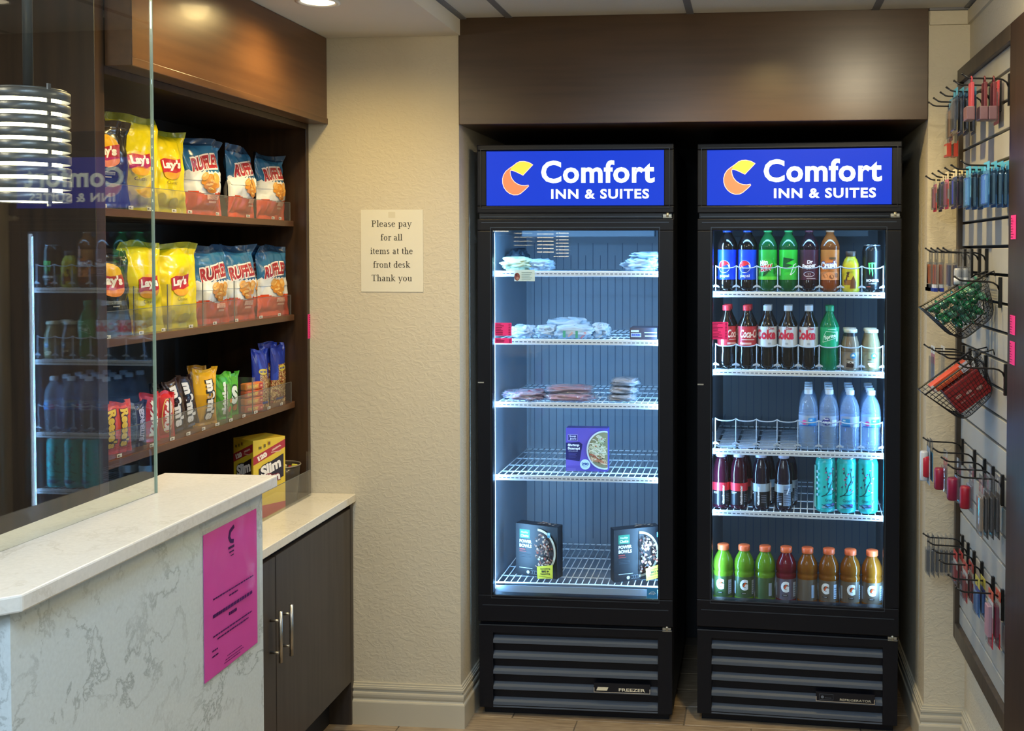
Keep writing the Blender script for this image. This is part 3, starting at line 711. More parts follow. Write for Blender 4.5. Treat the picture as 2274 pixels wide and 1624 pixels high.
def d_dew(d):
    for q in range(7): d.poly([(-0.028 + q * 0.009, 0.012 + (q * 7 % 5) * 0.008), (-0.020 + q * 0.009, 0.020 + (q * 7 % 5) * 0.008), (-0.027 + q * 0.008, 0.026 + (q * 3 % 4) * 0.007)], '176b22' if q % 2 else '9be05c')
    d.text('Mtn', -0.010, 0.042, w=0.022, h=0.012, col='e9f5e6', bold=0.05, rot=0.16, shear=0.2)
    d.outlined('DEW', -0.003, 0.029, 0.032, 0.014, 'c8262b', 'eef5ea', 0.05, 0.12, rot=0.16, shear=0.2)
    d.poly([(-0.008, 0.020), (0.006, 0.024), (-0.004, 0.012), (-0.012, 0.008)], '0d4a1c'); d.rect(-0.03, 0.0, 0.03, 0.008, '5fcf3f')
def d_dew2(d):
    d.rect(-0.030, 0.0, 0.030, 0.012, '39b33b'); d.poly([(-0.012, 0.055), (0.016, 0.050), (-0.006, 0.040), (0.012, 0.036), (-0.014, 0.026)], '0d4a1c')
    d.stroke([(0.005, 0.012), (0.014, 0.036), (0.022, 0.040)], 0.0022, 'dfeee0'); d.stroke([(0.006, 0.012), (0.016, 0.020), (0.022, 0.030)], 0.0018, 'dfeee0'); d.rect(-0.026, 0.010, -0.020, 0.030, 'bfe6c0')
def d_pepper(d):
    d.text('Dr', 0.002, 0.044, h=0.009, col='e6dfe6', bold=0.05, shear=0.15, rot=0.1); d.text('Pepper', 0.000, 0.033, w=0.036, h=0.014, col='ece6ec', bold=0.04, shear=0.15, rot=0.12)
    d.stroke([(0.013 * math.cos(a), 0.014 + 0.006 * math.sin(a)) for a in [i * PI / 8 for i in range(17)]], 0.0013, 'cfc3cf'); d.text('23', 0, 0.014, h=0.006, col='cfc3cf'); d.rect(-0.006, 0.003, 0.016, 0.0042, 'cfc3cf')
def d_crush(d):
    d.outlined('Crush', -0.004, 0.036, 0.044, 0.019, 'e9eef6', '5b3d78', 0.06, 0.13, rot=0.05); d.rect(-0.03, 0.0, 0.03, 0.020, 'd98b54')
    d.ell(-0.012, 0.010, 0.006, 0.005, '9a5a2c'); d.ell(0.004, 0.008, 0.006, 0.005, '8a5230'); d.ell(0.016, 0.012, 0.005, 0.006, '9a5a2c'); d.rect(-0.002, 0.050, 0.014, 0.055, '6d4a2a')
def d_nesq(d):
    d.rect(-0.028, 0.012, 0.0, 0.030, '8a5a1e'); d.text('Nesquik', -0.014, 0.040, w=0.040, h=0.013, col='4a2b14', bold=0.06, rot=1.25); d.poly([(-0.004, 0.0), (0.016, 0.0), (0.018, 0.020), (0.008, 0.045), (0.0, 0.03)], '6b4220')
def d_monster(d):
    g = '5ed26a'
    for (u, t_, b_) in ((-0.0105, 0.088, 0.046), (-0.001, 0.089, 0.040), (0.0085, 0.089, 0.050)):
        d.poly([(u - 0.0035, t_), (u + 0.0032, t_ + 0.001), (u + 0.0028, (t_ + b_) / 2), (u + 0.0036, b_ + 0.012), (u + 0.0008, b_), (u - 0.002, (t_ + b_) / 2)], g)
    d.rect(-0.014, 0.0855, 0.012, 0.0885, g)
    d.text('MONSTER', 0.001, 0.028, w=0.044, h=0.0095, col='e4e8ea', bold=0.05); d.text('ENERGY', 0.001, 0.0175, w=0.026, h=0.004, col='cfd5d8'); d.rect(-0.02, 0.005, -0.006, 0.008, 'b04a3a')
def d_coke(d):
    d.rect(-0.030, 0.0, -0.024, 0.042, 'd9aaa8'); d.text('Coca-Cola', 0.010, 0.027, w=0.052, h=0.018, col='f3e4e2', bold=0.03, shear=0.3); d.rect(-0.012, 0.013, 0.018, 0.0145, 'f0dcd8'); d.rect(-0.016, 0.003, 0.010, 0.0075, 'e2b4b0')
def d_diet(d):
    d.text('Diet', 0.012, 0.0395, h=0.006, col='a9465c', bold=0.03); d.text('Coke', -0.002, 0.026, w=0.050, h=0.022, col='c22a45', bold=0.05); d.rect(0.004, 0.004, 0.010, 0.008, '9aa3b2')
def d_sprite(d):
    d.poly([(-0.016, 0.010), (0.014, 0.020), (0.016, 0.032), (-0.008, 0.034), (-0.014, 0.022)], '0f8f5c'); d.stroke([(-0.016, 0.010), (0.014, 0.020), (0.016, 0.032), (-0.008, 0.034), (-0.014, 0.022), (-0.016, 0.010)], 0.0012, 'bfeedd'); d.text('Sprite', 0.001, 0.022, w=0.026, h=0.011, col='dff7ec', bold=0.03, rot=0.25); d.rect(-0.004, 0.038, 0.014, 0.0395, 'bfeedd'); d.rect(0.014, 0.012, 0.020, 0.034, '9fe0c8')
def d_frap(dark):
    def f(d):
        d.ell(0.008, 0.043, 0.010, 0.010, '3f86b8'); d.ell(0.008, 0.043, 0.0055, 0.0055, 'dfe9ee'); d.rect(0.004, 0.036, 0.012, 0.041, '2f6f9f')
        d.rect(-0.016, 0.0225, 0.018, 0.026, '8b8f86'); d.rect(-0.014, 0.030, -0.002, 0.0325, '4a4038')
        if dark:
            d.poly([(-0.016, 0.004), (0.008, 0.002), (0.012, 0.012), (0.0, 0.022), (-0.013, 0.018)], '2a1d18'); d.ell(0.0, 0.020, 0.010, 0.004, 'e8e6e0')
        else:
            d.ell(0.002, 0.012, 0.013, 0.008, 'efe9c4'); d.ell(-0.006, 0.016, 0.008, 0.004, 'f7f4dd')
    return f
def d_water(v):
    def f(d):
        if v == 0: d.ell(-0.014, 0.013, 0.0085, 0.0085, 'd65aa0'); d.rect(0.0, 0.003, 0.03, 0.028, '3d92d6'); d.rect(0.004, 0.019, 0.014, 0.024, 'b9dcf2'); d.rect(0.004, 0.012, 0.018, 0.0145, '9ccbea'); d.rect(-0.032, 0.0, 0.032, 0.0035, '2a66b8')
        else: d.ell(-0.014, 0.015, 0.016, 0.011, '2b2f86'); d.ell(-0.012, 0.024, 0.010, 0.007, '3b3f9a'); d.text('Nestle', -0.014, 0.026, w=0.016, h=0.005, col='e8ecfa', bold=0.03); d.text('PURE LIFE', -0.012, 0.015, w=0.026, h=0.006, col='eef1fc', bold=0.04); d.rect(0.006, 0.004, 0.03, 0.024, 'b8c6e8'); d.rect(0.010, 0.008, 0.018, 0.011, '7d8fc8')
    return f
def d_vitamin(top, side):
    def f(d):
        d.rect(-0.0968, 0.0, 0.0968, 0.050, '14151c'); d.rect(-0.0968, 0.050, 0.0968, 0.078, top)
        d.text('vitaminwater', 0.006 + side, 0.036, w=0.068, h=0.0088, col='e8e9f2', bold=0.05, rot=PI / 2)
        for q in range(5): d.rect(0.016 + side, 0.012 + q * 0.006, 0.034 + side, 0.0135 + q * 0.006, '8b90a2')
        d.rect(-0.030 + side, 0.044, -0.010 + side, 0.046, 'cfd2dc'); d.rect(-0.030 + side, 0.040, -0.014 + side, 0.0415, 'b3b7c6')
    return f
def d_nutri(d):
    d.rect(-0.0968, 0.0, 0.0968, 0.050, '12131a'); d.rect(-0.0968, 0.050, 0.0968, 0.078, '9fb4c8')
    d.rect(0.0, 0.004, 0.030, 0.074, '7f93ae')
    for q in range(9): d.rect(0.002, 0.010 + q * 0.006, 0.028, 0.0118 + q * 0.006, '2a3348')
    d.poly([(0.010, 0.045), (0.018, 0.066), (0.022, 0.064), (0.014, 0.043)], 'd5e0ec'); d.rect(-0.014, 0.006, -0.006, 0.014, 'cdd4de')
    for q in range(4): d.rect(-0.024, 0.018 + q * 0.006, -0.004, 0.0195 + q * 0.006, '6f7890')
def d_arizona(rot):
    def f(d):
        br = '1c3644'; k = rot
        d.stroke([(-0.026 + k, 0.044), (-0.012 + k, 0.050), (0.000 + k, 0.062), (0.006 + k, 0.084), (0.016 + k, 0.104), (0.012 + k, 0.128)], 0.0026, br)
        d.stroke([(0.0 + k, 0.062), (-0.006 + k, 0.086), (-0.002 + k, 0.110), (-0.012 + k, 0.140)], 0.0016, br); d.stroke([(0.006 + k, 0.084), (0.020 + k, 0.092), (0.026 + k, 0.110)], 0.0014, br)
        d.stroke([(-0.012 + k, 0.050), (0.010 + k, 0.052), (0.026 + k, 0.062)], 0.0016, br); d.stroke([(0.012 + k, 0.128), (0.018 + k, 0.144)], 0.0012, br)
        rn = random.Random(int(rot * 1000) + 5)
        for (a, b) in ((-0.004, 0.088), (-0.008, 0.104), (-0.002, 0.112), (-0.011, 0.128), (-0.012, 0.142), (0.004, 0.124), (0.018, 0.096), (0.014, 0.140), (0.024, 0.112), (-0.016, 0.078), (0.020, 0.064), (0.010, 0.070)):
            d.ell(a + k, b, 0.0036, 0.0026, '2b4f64' if rn.random() < 0.6 else 'a86a92', rot=rn.uniform(0, 3)); d.ell(a + k + 0.002, b + 0.003, 0.0022, 0.0018, '31586e')
        d.text('Green Tea', 0.010 + k, 0.033, w=0.046, h=0.010, col='14606a', bold=0.02)
        d.ell(0.0 + k, 0.013, 0.020, 0.008, '2f86b4'); d.stroke([(-0.024 + k, 0.018), (-0.006 + k, 0.010), (0.010 + k, 0.014), (0.024 + k, 0.008)], 0.002, br); d.ell(-0.018 + k, 0.009, 0.006, 0.004, '7fb9cf'); d.ell(0.014 + k, 0.018, 0.006, 0.004, '5a4a8c')
        d.rect(-0.060 + k, 0.004, -0.046 + k, 0.150, '86d6cf'); 
        for q in range(5): d.ell(-0.040 + k, 0.050 + q * 0.02, 0.004, 0.005, '8fb7c9')
    return f
def d_gator(off):
    def f(d):
        d.text('G', off, 0.045, w=0.029, h=0.038, col='e8edf0', bold=0.06); d.poly([(off + 0.000, 0.037), (off + 0.0085, 0.054), (off + 0.0035, 0.054), (off - 0.004, 0.042)], 'd9552a')
        d.rect(off - 0.009, 0.013, off + 0.010, 0.018, '15181c'); d.rect(off - 0.006, 0.0148, off + 0.007, 0.0162, 'b9bec2')
        d.rect(off + 0.030, 0.010, off + 0.044, 0.060, 'aab8c8'); d.rect(off - 0.044, 0.010, off - 0.032, 0.055, '8fa0b4')
        for q in range(5): d.rect(off + 0.032, 0.014 + q * 0.008, off + 0.042, 0.016 + q * 0.008, '46566c')
    return f
SG = 'single-serve drinks in the right cooler'
TALL = [(0.024, 0), (0.030, 0.004), (0.0333, 0.012), (0.0333, 0.034), (0.0318, 0.041), (0.0318, 0.145), (0.0333, 0.150), (0.0325, 0.160), (0.0270, 0.176), (0.0195, 0.190), (0.0135, 0.199), (0.0125, 0.204), (0.0115, 0.214)]
PETAL = lambda a, z: 1 - (0.10 * (0.5 + 0.5 * math.cos(5 * a)) if z < 0.008 else 0)
CONT = [(0.023, 0), (0.029, 0.004), (0.032, 0.012), (0.0335, 0.03), (0.0325, 0.046), (0.0300, 0.062), (0.0315, 0.074), (0.0328, 0.082), (0.0328, 0.150), (0.0312, 0.157), (0.0270, 0.167), (0.0210, 0.179), (0.0160, 0.189), (0.0130, 0.197), (0.0125, 0.206), (0.0118, 0.208)]
K = {}
K['pepsi'] = bottle('soda_bottle', '', TALL, COLA, capm('1d3f94'), 0.206, 0.0145, 0.0165, (0.0324, 0.041, 0.145, '1746d8'), d_pepsi, fn=PETAL, ds=1.42)
K['dew'] = bottle('soda_bottle', '', TALL, LK('green_soda', '185a2b'), capm('2f8f4a'), 0.206, 0.0145, 0.0165, (0.0324, 0.041, 0.145, '2fae36'), d_dew, fn=PETAL, ds=1.42)
K['dew2'] = bottle('soda_bottle', '', TALL, LK('green_soda', '185a2b'), capm('2f8f4a'), 0.206, 0.0145, 0.0165, (0.0324, 0.041, 0.145, '37c437'), d_dew2, fn=PETAL, ds=1.42)
K['pepper'] = bottle('soda_bottle', '', TALL, LK('dark_cola', '1d0b12', 0.0), capm('5a2030'), 0.206, 0.0145, 0.0165, (0.0324, 0.041, 0.145, '4c2233'), d_pepper, fn=PETAL, ds=1.42)
K['crush'] = bottle('soda_bottle', '', TALL, LK('orange_soda', '8a451c'), capm('a8785a'), 0.206, 0.0145, 0.0165, (0.0324, 0.041, 0.145, 'c9722f'), d_crush, fn=PETAL, ds=1.42)
K['nesq'] = bottle('milk_bottle', '', [(0.026, 0), (0.030, 0.004), (0.031, 0.012), (0.029, 0.040), (0.0265, 0.052), (0.0295, 0.075), (0.0285, 0.095), (0.022, 0.112), (0.017, 0.118), (0.017, 0.124)], M('yellow_sleeve', 'b8a81e', 0.35), capm('4a3a30'), 0.122, 0.0185, 0.018, (0.0305, 0.012, 0.078, 'c2b224'), d_nesq)
def can_top(h, r):
    def f(t): MB().lathe([(r * 0.86, h), (r * 0.90, h + 0.004), (r * 0.86, h + 0.0045), (r * 0.82, h + 0.001), (0.002, h + 0.001)], 24).build('lid', M('can_lid', 'b9bcc0', 0.25, 0.9), t)
    return f
def can_prof(r, h): return [(r * 0.80, 0), (r * 0.88, 0.002), (r, 0.010), (r, h - 0.014), (r * 0.90, h - 0.002), (r * 0.86, h)]
K['monster'] = bottle('energy_drink_can', '', can_prof(0.0325, 0.158), M('black_can', '0b0d10', 0.22, spec=0.6), None, 0, 0, 0, (0.0328, 0.012, 0.142, '0b0d10'), d_monster, extra=can_top(0.158, 0.0325))
K['coke'] = bottle('soda_bottle', '', CONT, COLA, capm('d8313a'), 0.204, 0.0150, 0.019, (0.0331, 0.082, 0.150, 'b5323c'), d_coke, fn=PETAL, ds=1.58)
K['diet'] = bottle('soda_bottle', '', CONT, COLA, capm('cfd6df'), 0.204, 0.0150, 0.019, (0.0331, 0.082, 0.150, 'c3cdd8'), d_diet, fn=PETAL, ds=1.58)
K['sprite'] = bottle('soda_bottle', '', CONT, LK('clear_green', '12875a', 0.45), capm('1f8f5f'), 0.204, 0.0150, 0.019, (0.0331, 0.082, 0.150, '18a06c'), d_sprite, fn=PETAL, ds=1.58)
FRP = [(0.026, 0), (0.031, 0.003), (0.032, 0.010), (0.032, 0.066), (0.0315, 0.080), (0.029, 0.096), (0.0245, 0.112), (0.021, 0.124), (0.0205, 0.134)]
K['mocha'] = bottle('coffee_drink_bottle', '', FRP, LK('mocha_drink', '6e6152', 0.0), capm('b9bcb6'), 0.131, 0.0235, 0.012, (0.0323, 0.010, 0.066, '85796a'), d_frap(True), extra=lambda t: MB().lathe([(0.0255, 0.104), (0.0238, 0.112), (0.0216, 0.124), (0.0212, 0.131)], 24, cap=False).build('neck_sleeve', M('dark_sleeve', '1f1d22', 0.3), t))
K['vanilla'] = bottle('coffee_drink_bottle', '', FRP, LK('vanilla_drink', '7c7458', 0.0), capm('c6c9b8'), 0.131, 0.0235, 0.012, (0.0323, 0.010, 0.066, '86805f'), d_frap(False))
WTR = [(0.025, 0), (0.031, 0.003), (0.0338, 0.010), (0.0328, 0.018), (0.0338, 0.026), (0.0328, 0.034), (0.0338, 0.042), (0.0328, 0.050), (0.0338, 0.058), (0.0322, 0.070), (0.0338, 0.082), (0.0338, 0.126), (0.0325, 0.142), (0.0285, 0.160), (0.0215, 0.176), (0.0138, 0.186), (0.0125, 0.190), (0.0125, 0.198)]
for v in (0, 1):
    K['water%d' % v] = bottle('water_bottle', '', WTR, CLR, capm('dfe9f5'), 0.192, 0.0145, 0.0165, (0.0341, 0.084, 0.120, glassy('water_label', (0.70, 0.83, 0.98), 1.4, 0.45, (0.62, 0.78, 1.0))), d_water(v), n=20)
VIT = [(0.026, 0), (0.0295, 0.004), (0.0307, 0.012), (0.0307, 0.096), (0.0295, 0.100), (0.0307, 0.106), (0.0303, 0.122), (0.0275, 0.142), (0.0235, 0.160), (0.0185, 0.170), (0.0175, 0.186)]
K['vitred'] = bottle('vitamin_drink_bottle', '', VIT, LK('dark_red_drink', '3a0d1e', 0.2), capm('c3c4dd'), 0.180, 0.0195, 0.019, (0.0310, 0.014, 0.092, '14151c'), d_vitamin('d02a38', 0.004))
K['vitgrey'] = bottle('vitamin_drink_bottle', '', VIT, LK('dark_purple_drink', '1c1020', 0.1), capm('bfc4e2'), 0.180, 0.0195, 0.019, (0.0310, 0.014, 0.092, '14151c'), d_vitamin('9fb4c8', -0.014))
K['vitnut'] = bottle('vitamin_drink_bottle', '', VIT, LK('dark_purple_drink', '1c1020', 0.1), capm('bfc4e2'), 0.180, 0.0195, 0.019, (0.0310, 0.014, 0.092, '14151c'), d_nutri)
for v, rt in enumerate((0.012, 0.0, -0.008)):
    K['tea%d' % v] = bottle('iced_tea_can', '', can_prof(0.0345, 0.186), M('teal_can', '2fc0bf', 0.25, spec=0.6), None, 0, 0, 0, (0.0348, 0.012, 0.170, '2cc2c2'), d_arizona(rt), extra=can_top(0.186, 0.0345))
GAT = [(0.029, 0), (0.0345, 0.004), (0.0355, 0.012), (0.0355, 0.016), (0.0348, 0.018), (0.0348, 0.09), (0.0356, 0.094), (0.0356, 0.104), (0.0325, 0.108), (0.0356, 0.1128), (0.0358, 0.128), (0.0335, 0.1424), (0.0275, 0.1568), (0.0205, 0.168), (0.018, 0.1728), (0.0178, 0.1824)]
for nm, c in (('lime', '75a32a'), ('red', '7a1528'), ('orange', '985c1a')):
    lb = {'lime': '37502e', 'red': '57505f', 'orange': '5f564c'}[nm]
    for v, off in enumerate((0.0, 0.030, 0.058)):
        if (nm, v) in (('red', 1), ('red', 2), ('lime', 1)): continue
        K['gat_%s%d' % (nm, v)] = bottle('sports_drink_bottle', '', GAT, LK('sports_drink_' + nm, c, 0.45), capm('e2683a'), 0.1775, 0.0205, 0.0185, (0.0350, 0.018, 0.090, lb), d_gator(off))
used = {}
def stand(kind, x, y, z, label, rz=0.0, group=None, F=G2, R=F2R):
    return place(K[kind], used, F(x, y, z), R + rz, label, group)
def lx2(px, py, Yl):
    """local x of a photograph pixel on the cooler's plane y = Yl"""
    d = _ray(px, py); o = G2(0, Yl, 0); n_ = Vector((-math.sin(F2R), math.cos(F2R), 0)); k_ = o.dot(n_) / d.dot(n_); p = d * k_
    return (p - o).dot(Vector((math.cos(F2R), math.sin(F2R), 0))) if True else 0.0
Y0 = 0.118
LX0, LP = -0.2840, 0.0714                    # first lane edge and lane width
def lane(i): return LX0 + (i + 0.5) * LP
row1 = [('pepsi', 1610, 'blue-labelled cola bottle with round logo, far left on the top cooler shelf'), ('pepsi', 1654, 'blue-labelled cola bottle with round logo, second on the top cooler shelf'), ('dew', 1702, 'green soda bottle with slanted white and red lettering on the top cooler shelf'), ('dew2', 1748, 'green soda bottle with its label turned aside on the top cooler shelf'), ('pepper', 1792, 'dark maroon soda bottle with white script on the top cooler shelf'), ('crush', 1838, 'orange soda bottle with big white lettering on the top cooler shelf'), ('nesq', 1884, 'short yellow chocolate milk bottle on the top cooler shelf'), ('monster', 1930, 'black energy drink can with green claw marks on the top cooler shelf')]
for i, (k, px, lb) in enumerate(row1): stand(k, lane(i), Y0, Z2[0] + 0.0008, lb)
back1 = ['pepsi', 'pepsi', 'dew', 'dew', 'pepper', 'crush']
for i, k in enumerate(back1): stand(k, lane(i), Y0 + 0.078, Z2[0] + 0.0008, 'soda bottle hidden behind the %s front bottle of the top cooler shelf' % ORD[i], 0.5)
row2 = [('coke', 1617, 'red-capped cola bottle behind the pink price slip'), ('coke', 1662, 'red-capped cola bottle with white script, second on its shelf'), ('diet', 1706, 'silver-labelled diet cola bottle, first of three beside the red-capped ones'), ('diet', 1751, 'silver-labelled diet cola bottle, middle one of three'), ('diet', 1796, 'silver-labelled diet cola bottle beside the green soda'), ('sprite', 1842, 'bright green lemon-lime soda bottle with green cap'), ('mocha', 1890, 'glass coffee drink bottle with dark neck sleeve'), ('vanilla', 1931, 'pale vanilla coffee drink bottle at the shelf end')]
rots = [0.9, 0.05, -0.1, -0.45, -0.35, 0, 0, 0]
for i, (k, px, lb) in enumerate(row2): stand(k, lane(i), Y0, Z2[1] + 0.0008, lb, rots[i])
for i, (k, px, lb) in enumerate(row2): stand(k, lane(i), Y0 + 0.078, Z2[1] + 0.0008, 'drink bottle standing right behind the %s one of the second cooler shelf' % ORD[i], 0.4)
for c, px in enumerate((1795, 1840, 1886, 1934)):
    for r in range(4):
        stand('water%d' % (1 if c == 1 else 0), lane(4 + c), Y0 + 0.0725 * r, Z2[2] + 0.0008, 'clear water bottle, column %s from the empty lanes, row %s from the glass' % (ORD[c], ORD[r]), [0.0, 0.1, -0.9, 0.0][c] + 0.7 * r * (r > 0), 'water bottles on the middle cooler shelf')
row4 = [('vitred', 1599, 'dark red vitamin drink with red label band, at the cooler wall'), ('vitred', 1641, 'dark red vitamin drink with red label band, second from the wall'), ('vitgrey', 1690, 'dark vitamin drink with a grey label band and white side lettering'), ('vitnut', 1740, 'dark vitamin drink turned to show its nutrition panel')]
for i, (k, px, lb) in enumerate(row4):
    stand(k, max(lx2(px, 1080, Y0), -0.2665), Y0, Z2[3] + 0.0008, lb)
    stand(k, max(lx2(px, 1080, Y0), -0.2665) + 0.013 + 0.004 * (i > 1), Y0 + 0.075, Z2[3] + 0.0008, 'vitamin drink standing behind the %s one of its shelf' % ORD[i], 0.7)
for i, px in enumerate((1833, 1880, 1927)): stand('tea%d' % i, lx2(px, 1080, Y0), Y0, Z2[3] + 0.0008, ['tall teal iced tea can showing its pale side stripe', 'tall teal iced tea can, middle one with a dark branch', 'tall teal iced tea can by the cooler wall'][i])
row5 = [('gat_lime0', 1602), ('gat_lime0', 1648), ('gat_lime2', 1697), ('gat_red0', 1745), ('gat_orange2', 1792), ('gat_orange1', 1839), ('gat_orange0', 1887), ('gat_orange0', 1933)]
lab5 = ['lime green sports drink at the left cooler wall', 'lime green sports drink with centred letter, second from the wall', 'lime green sports drink turned sideways beside the red one', 'dark red sports drink with orange cap', 'orange sports drink turned away beside the red one', 'orange sports drink with its letter off to the side', 'orange sports drink with centred letter, next to last', 'orange sports drink at the right cooler wall']
rot5 = [-0.25, 0.05, 0, -0.1, 0, -1.25, 0.05, -0.1]
for i, (k, px) in enumerate(row5):
    x = -0.2585 + 0.0738 * i
    stand(k, x, Y0, 0.3948, lab5[i], rot5[i])

0 and print('LANES', [round(lx2(p, 600, Y0), 4) for p in (1610, 1654, 1702, 1748, 1792, 1838, 1884, 1930)], [round(lx2(p, 760, Y0), 4) for p in (1617, 1662, 1706, 1751, 1796, 1842, 1890, 1931)], [round(lx2(p, 900, Y0), 4) for p in (1795, 1840, 1886, 1934)])
# plastic lanes that hold the front bottles of the three upper shelves
LANE = glassy('lane_plastic', (0.88, 0.93, 0.98), 1.42, 0.10, (0.7, 0.82, 1.0)); LANEW = M('lane_white', 'bccad9', 0.35, trans=0.3)
def lanes(z, h, label, x0=LX0, n=8, pitch=LP):
    t = thing('bottle_organizer', label, 'organizer', G2(0, 0.078, z + 0.0008), F2R, 'clear lane organizers of the right cooler')
    for i in range(n):
        a = x0 + i * pitch; b = a + pitch
        pts = [(a + 0.002 + (b - a - 0.004) * s / 10, -0.0005, h - 0.007 * math.sin(PI * s / 10) ** 0.5) for s in range(11)]
        MB().tube(pts, 0.0022, 6).build('lane_bar', LANEW, t)
    for i in range(n + 1):
        a = x0 + i * pitch
        m = MB(); m.tube([(a, 0, 0.002), (a, 0, 0.018), (a, 0, h * 0.6), (a, 0, h + 0.003)], 0.0018, 6)
        m.build('lane_post', LANEW, t)
        q = MB(); q.prism([(a - 0.013, 0.013), (a - 0.012, 0.019), (a - 0.004, 0.0225), (a, 0.027), (a + 0.004, 0.0225), (a + 0.012, 0.019), (a + 0.013, 0.013), (a, 0.0165)], -0.0035, -0.001, T=lambda u, v, w: (u, w, v)); q.build('lane_foot', LANEW, t)
        MB().box(a - 0.0008, a + 0.0008, 0.003, 0.46, 0.001, 0.052).build('lane_divider', LANE, t)
    return t
lanes(Z2[0], 0.088, 'clear lane organizer around the bottles of the top cooler shelf')
lanes(Z2[1], 0.088, 'clear lane organizer around the cola bottles of the second cooler shelf')
lanes(Z2[2], 0.104, 'clear lane organizer with four empty lanes beside the water bottles')
# slotted mats under the empty lanes
t = MB()
for i in range(4):
    for r in range(12): t.box(LX0 + i * LP + 0.006, LX0 + (i + 1) * LP - 0.006, 0.10 + r * 0.034, 0.10 + r * 0.034 + 0.022, 0, 0.0016)
o = t.build('slotted_mat', LANEW); o.location = G2(0, 0, Z2[2] + 0.0006); o.rotation_euler = (0, 0, F2R); tag(o, 'slotted plastic mat in the empty lanes of the middle cooler shelf', 'mat')

# ------------------------------------------------------------------ pink price slips stuck on both door glasses
PINK = M('pink_slip', 'f0328c', 0.6)
def slip(label, px, F, R, fy, n, thin=False, mark=True):
    """px = (x0, y0, x1, y1) of the photograph on the outer face of the glass"""
    a = onY(px[0], px[1], fy); b = onY(px[2], px[3], fy); w_ = b.x - a.x; h_ = a.z - b.z
    t = thing('price_slip', label, 'label', ((a.x + b.x) / 2, 0, (a.z + b.z) / 2), R)
    t.location = Vector((t.location.x, fy, t.location.z))
    MB().box(-w_ / 2, w_ / 2, -0.0008, 0.0, -h_ / 2, h_ / 2).build('slip_paper', PINK, t)
    d = Deco(); rn = random.Random(n + 11)
    for i in range(n):
        v = h_ / 2 - (i + 0.9) * h_ / (n + 0.8)
        d.rect(-w_ / 2 + 0.004, v, -w_ / 2 + 0.004 + w_ * rn.uniform(0.25, 0.6), v + 0.0016, '5a1038'); d.rect(w_ / 2 - 0.010, v, w_ / 2 - 0.003, v + 0.0016, '5a1038')
    d.build('price_lines', flatXZ(-0.0008), t, PRINT('matte'))
fy1 = F1L[1] + 0.0085; fy2 = F2L[1] + 0.0085
slip('pink price slip stuck on the freezer door glass, the larger upper one', (1099, 717, 1136, 746), G1, F1R, fy1 + 0.003, 7)
slip('pink price slip stuck on the freezer door glass, the thin lower one', (1099, 751, 1137, 763), G1, F1R, fy1 + 0.003, 3)
slip('pink price slip stuck on the drinks refrigerator door glass', (1581, 715, 1617, 754), G2, F2R, fy2 + 0.0135, 11)
a = onY(1437, 1306, fy1 - 0.006); b = onY(1459, 1330, fy1 - 0.006)
t = thing('energy_sticker', 'small square blue sticker low on the freezer door glass', 'sticker', ((a.x + b.x) / 2, fy1 - 0.0045, (a.z + b.z) / 2), F1R)
MB().box(-0.018, 0.018, -0.0006, 0, -0.018, 0.018).build('sticker_film', M('blue_sticker', '2a7fc0', 0.4), t)
dd = Deco(); dd.stroke([(-0.012, -0.004), (-0.004, 0.004), (0.006, 0.005), (0.013, -0.002)], 0.002, 'a8d2ee'); dd.text('energy', 0, -0.003, w=0.02, h=0.005, col='d5e9f6', shear=0.2); dd.build('sticker_print', flatXZ(-0.0006), t, PRINT('gloss'))

# ------------------------------------------------------------------ frozen food
CLEARP = glassy('clear_wrap', (0.90, 0.94, 0.98), 1.4, 0.16, (0.78, 0.88, 1.0), rough=0.08)
MILKY = M('milky_wrap', 'c3d6e6', 0.22, trans=0.35)
def lump(name, label, cat, F, R, c, size, seed, mat, rough=0.16, group=None, rz=0.0, colfn=None, deco=None, wrap=None, nu=44, nv=26):
    """a sagging bag or pack resting on a shelf: a pinched, wrinkled pillow"""
    t = thing(name, label, cat, F(*c), R + rz, group)
    sx, sy, sz = size
    def fn(u, v):
        a = 2 * PI * u; b = PI * (v - 0.5)
        cx = math.copysign(abs(math.cos(a)) ** 0.55, math.cos(a)); cyy = math.copysign(abs(math.sin(a)) ** 0.55, math.sin(a))
        cb = max(math.cos(b), 0) ** 0.5; sb = math.sin(b)
        n_ = 1 + rough * noise.noise(Vector((cx * 2.3 + seed, cyy * 2.3, sb * 2.7))) + rough * 0.6 * noise.noise(Vector((cx * 6, cyy * 6 + seed, sb * 6))) + rough * 0.4 * noise.noise(Vector((cx * 13, cyy * 13 + seed, sb * 11)))
        z = sz / 2 * (1 + sb * n_)
        return (sx / 2 * cx * cb * n_, sy / 2 * cyy * cb * n_, max(z, 0.0))
    mb = MB().grid(fn, nu, nv, 0, colfn)
    mb.build('pack', mat if not colfn else PRINT('gloss'), t)
    if wrap:
        def fw(u, v):
            p = fn(u, v); k = 1.10 + 0.06 * noise.noise(Vector((u * 9, v * 9, seed)))
            return (p[0] * k, p[1] * k, max(p[2] * (1 + 0.12 * noise.noise(Vector((u * 7, v * 5, seed + 4)))) + (0.002 if v > 0.5 else 0), 0.0))
        MB().grid(fw, nu, nv).build('wrapper', wrap, t)
    if deco:
        d = Deco(); deco(d); d.build('pack_print', lambda u, v, h: (u, -sy / 2 * (1 - (2 * u / sx) ** 4 * 0.3) - 0.004 - h, v), t, PRINT('gloss'), maxlen=0.02)
    return t
def lx1(px, py, Yl): return onY(px, py, F1L[1] + Yl).x - F1L[0]
zc = [z + 0.0005 for z in Z1]
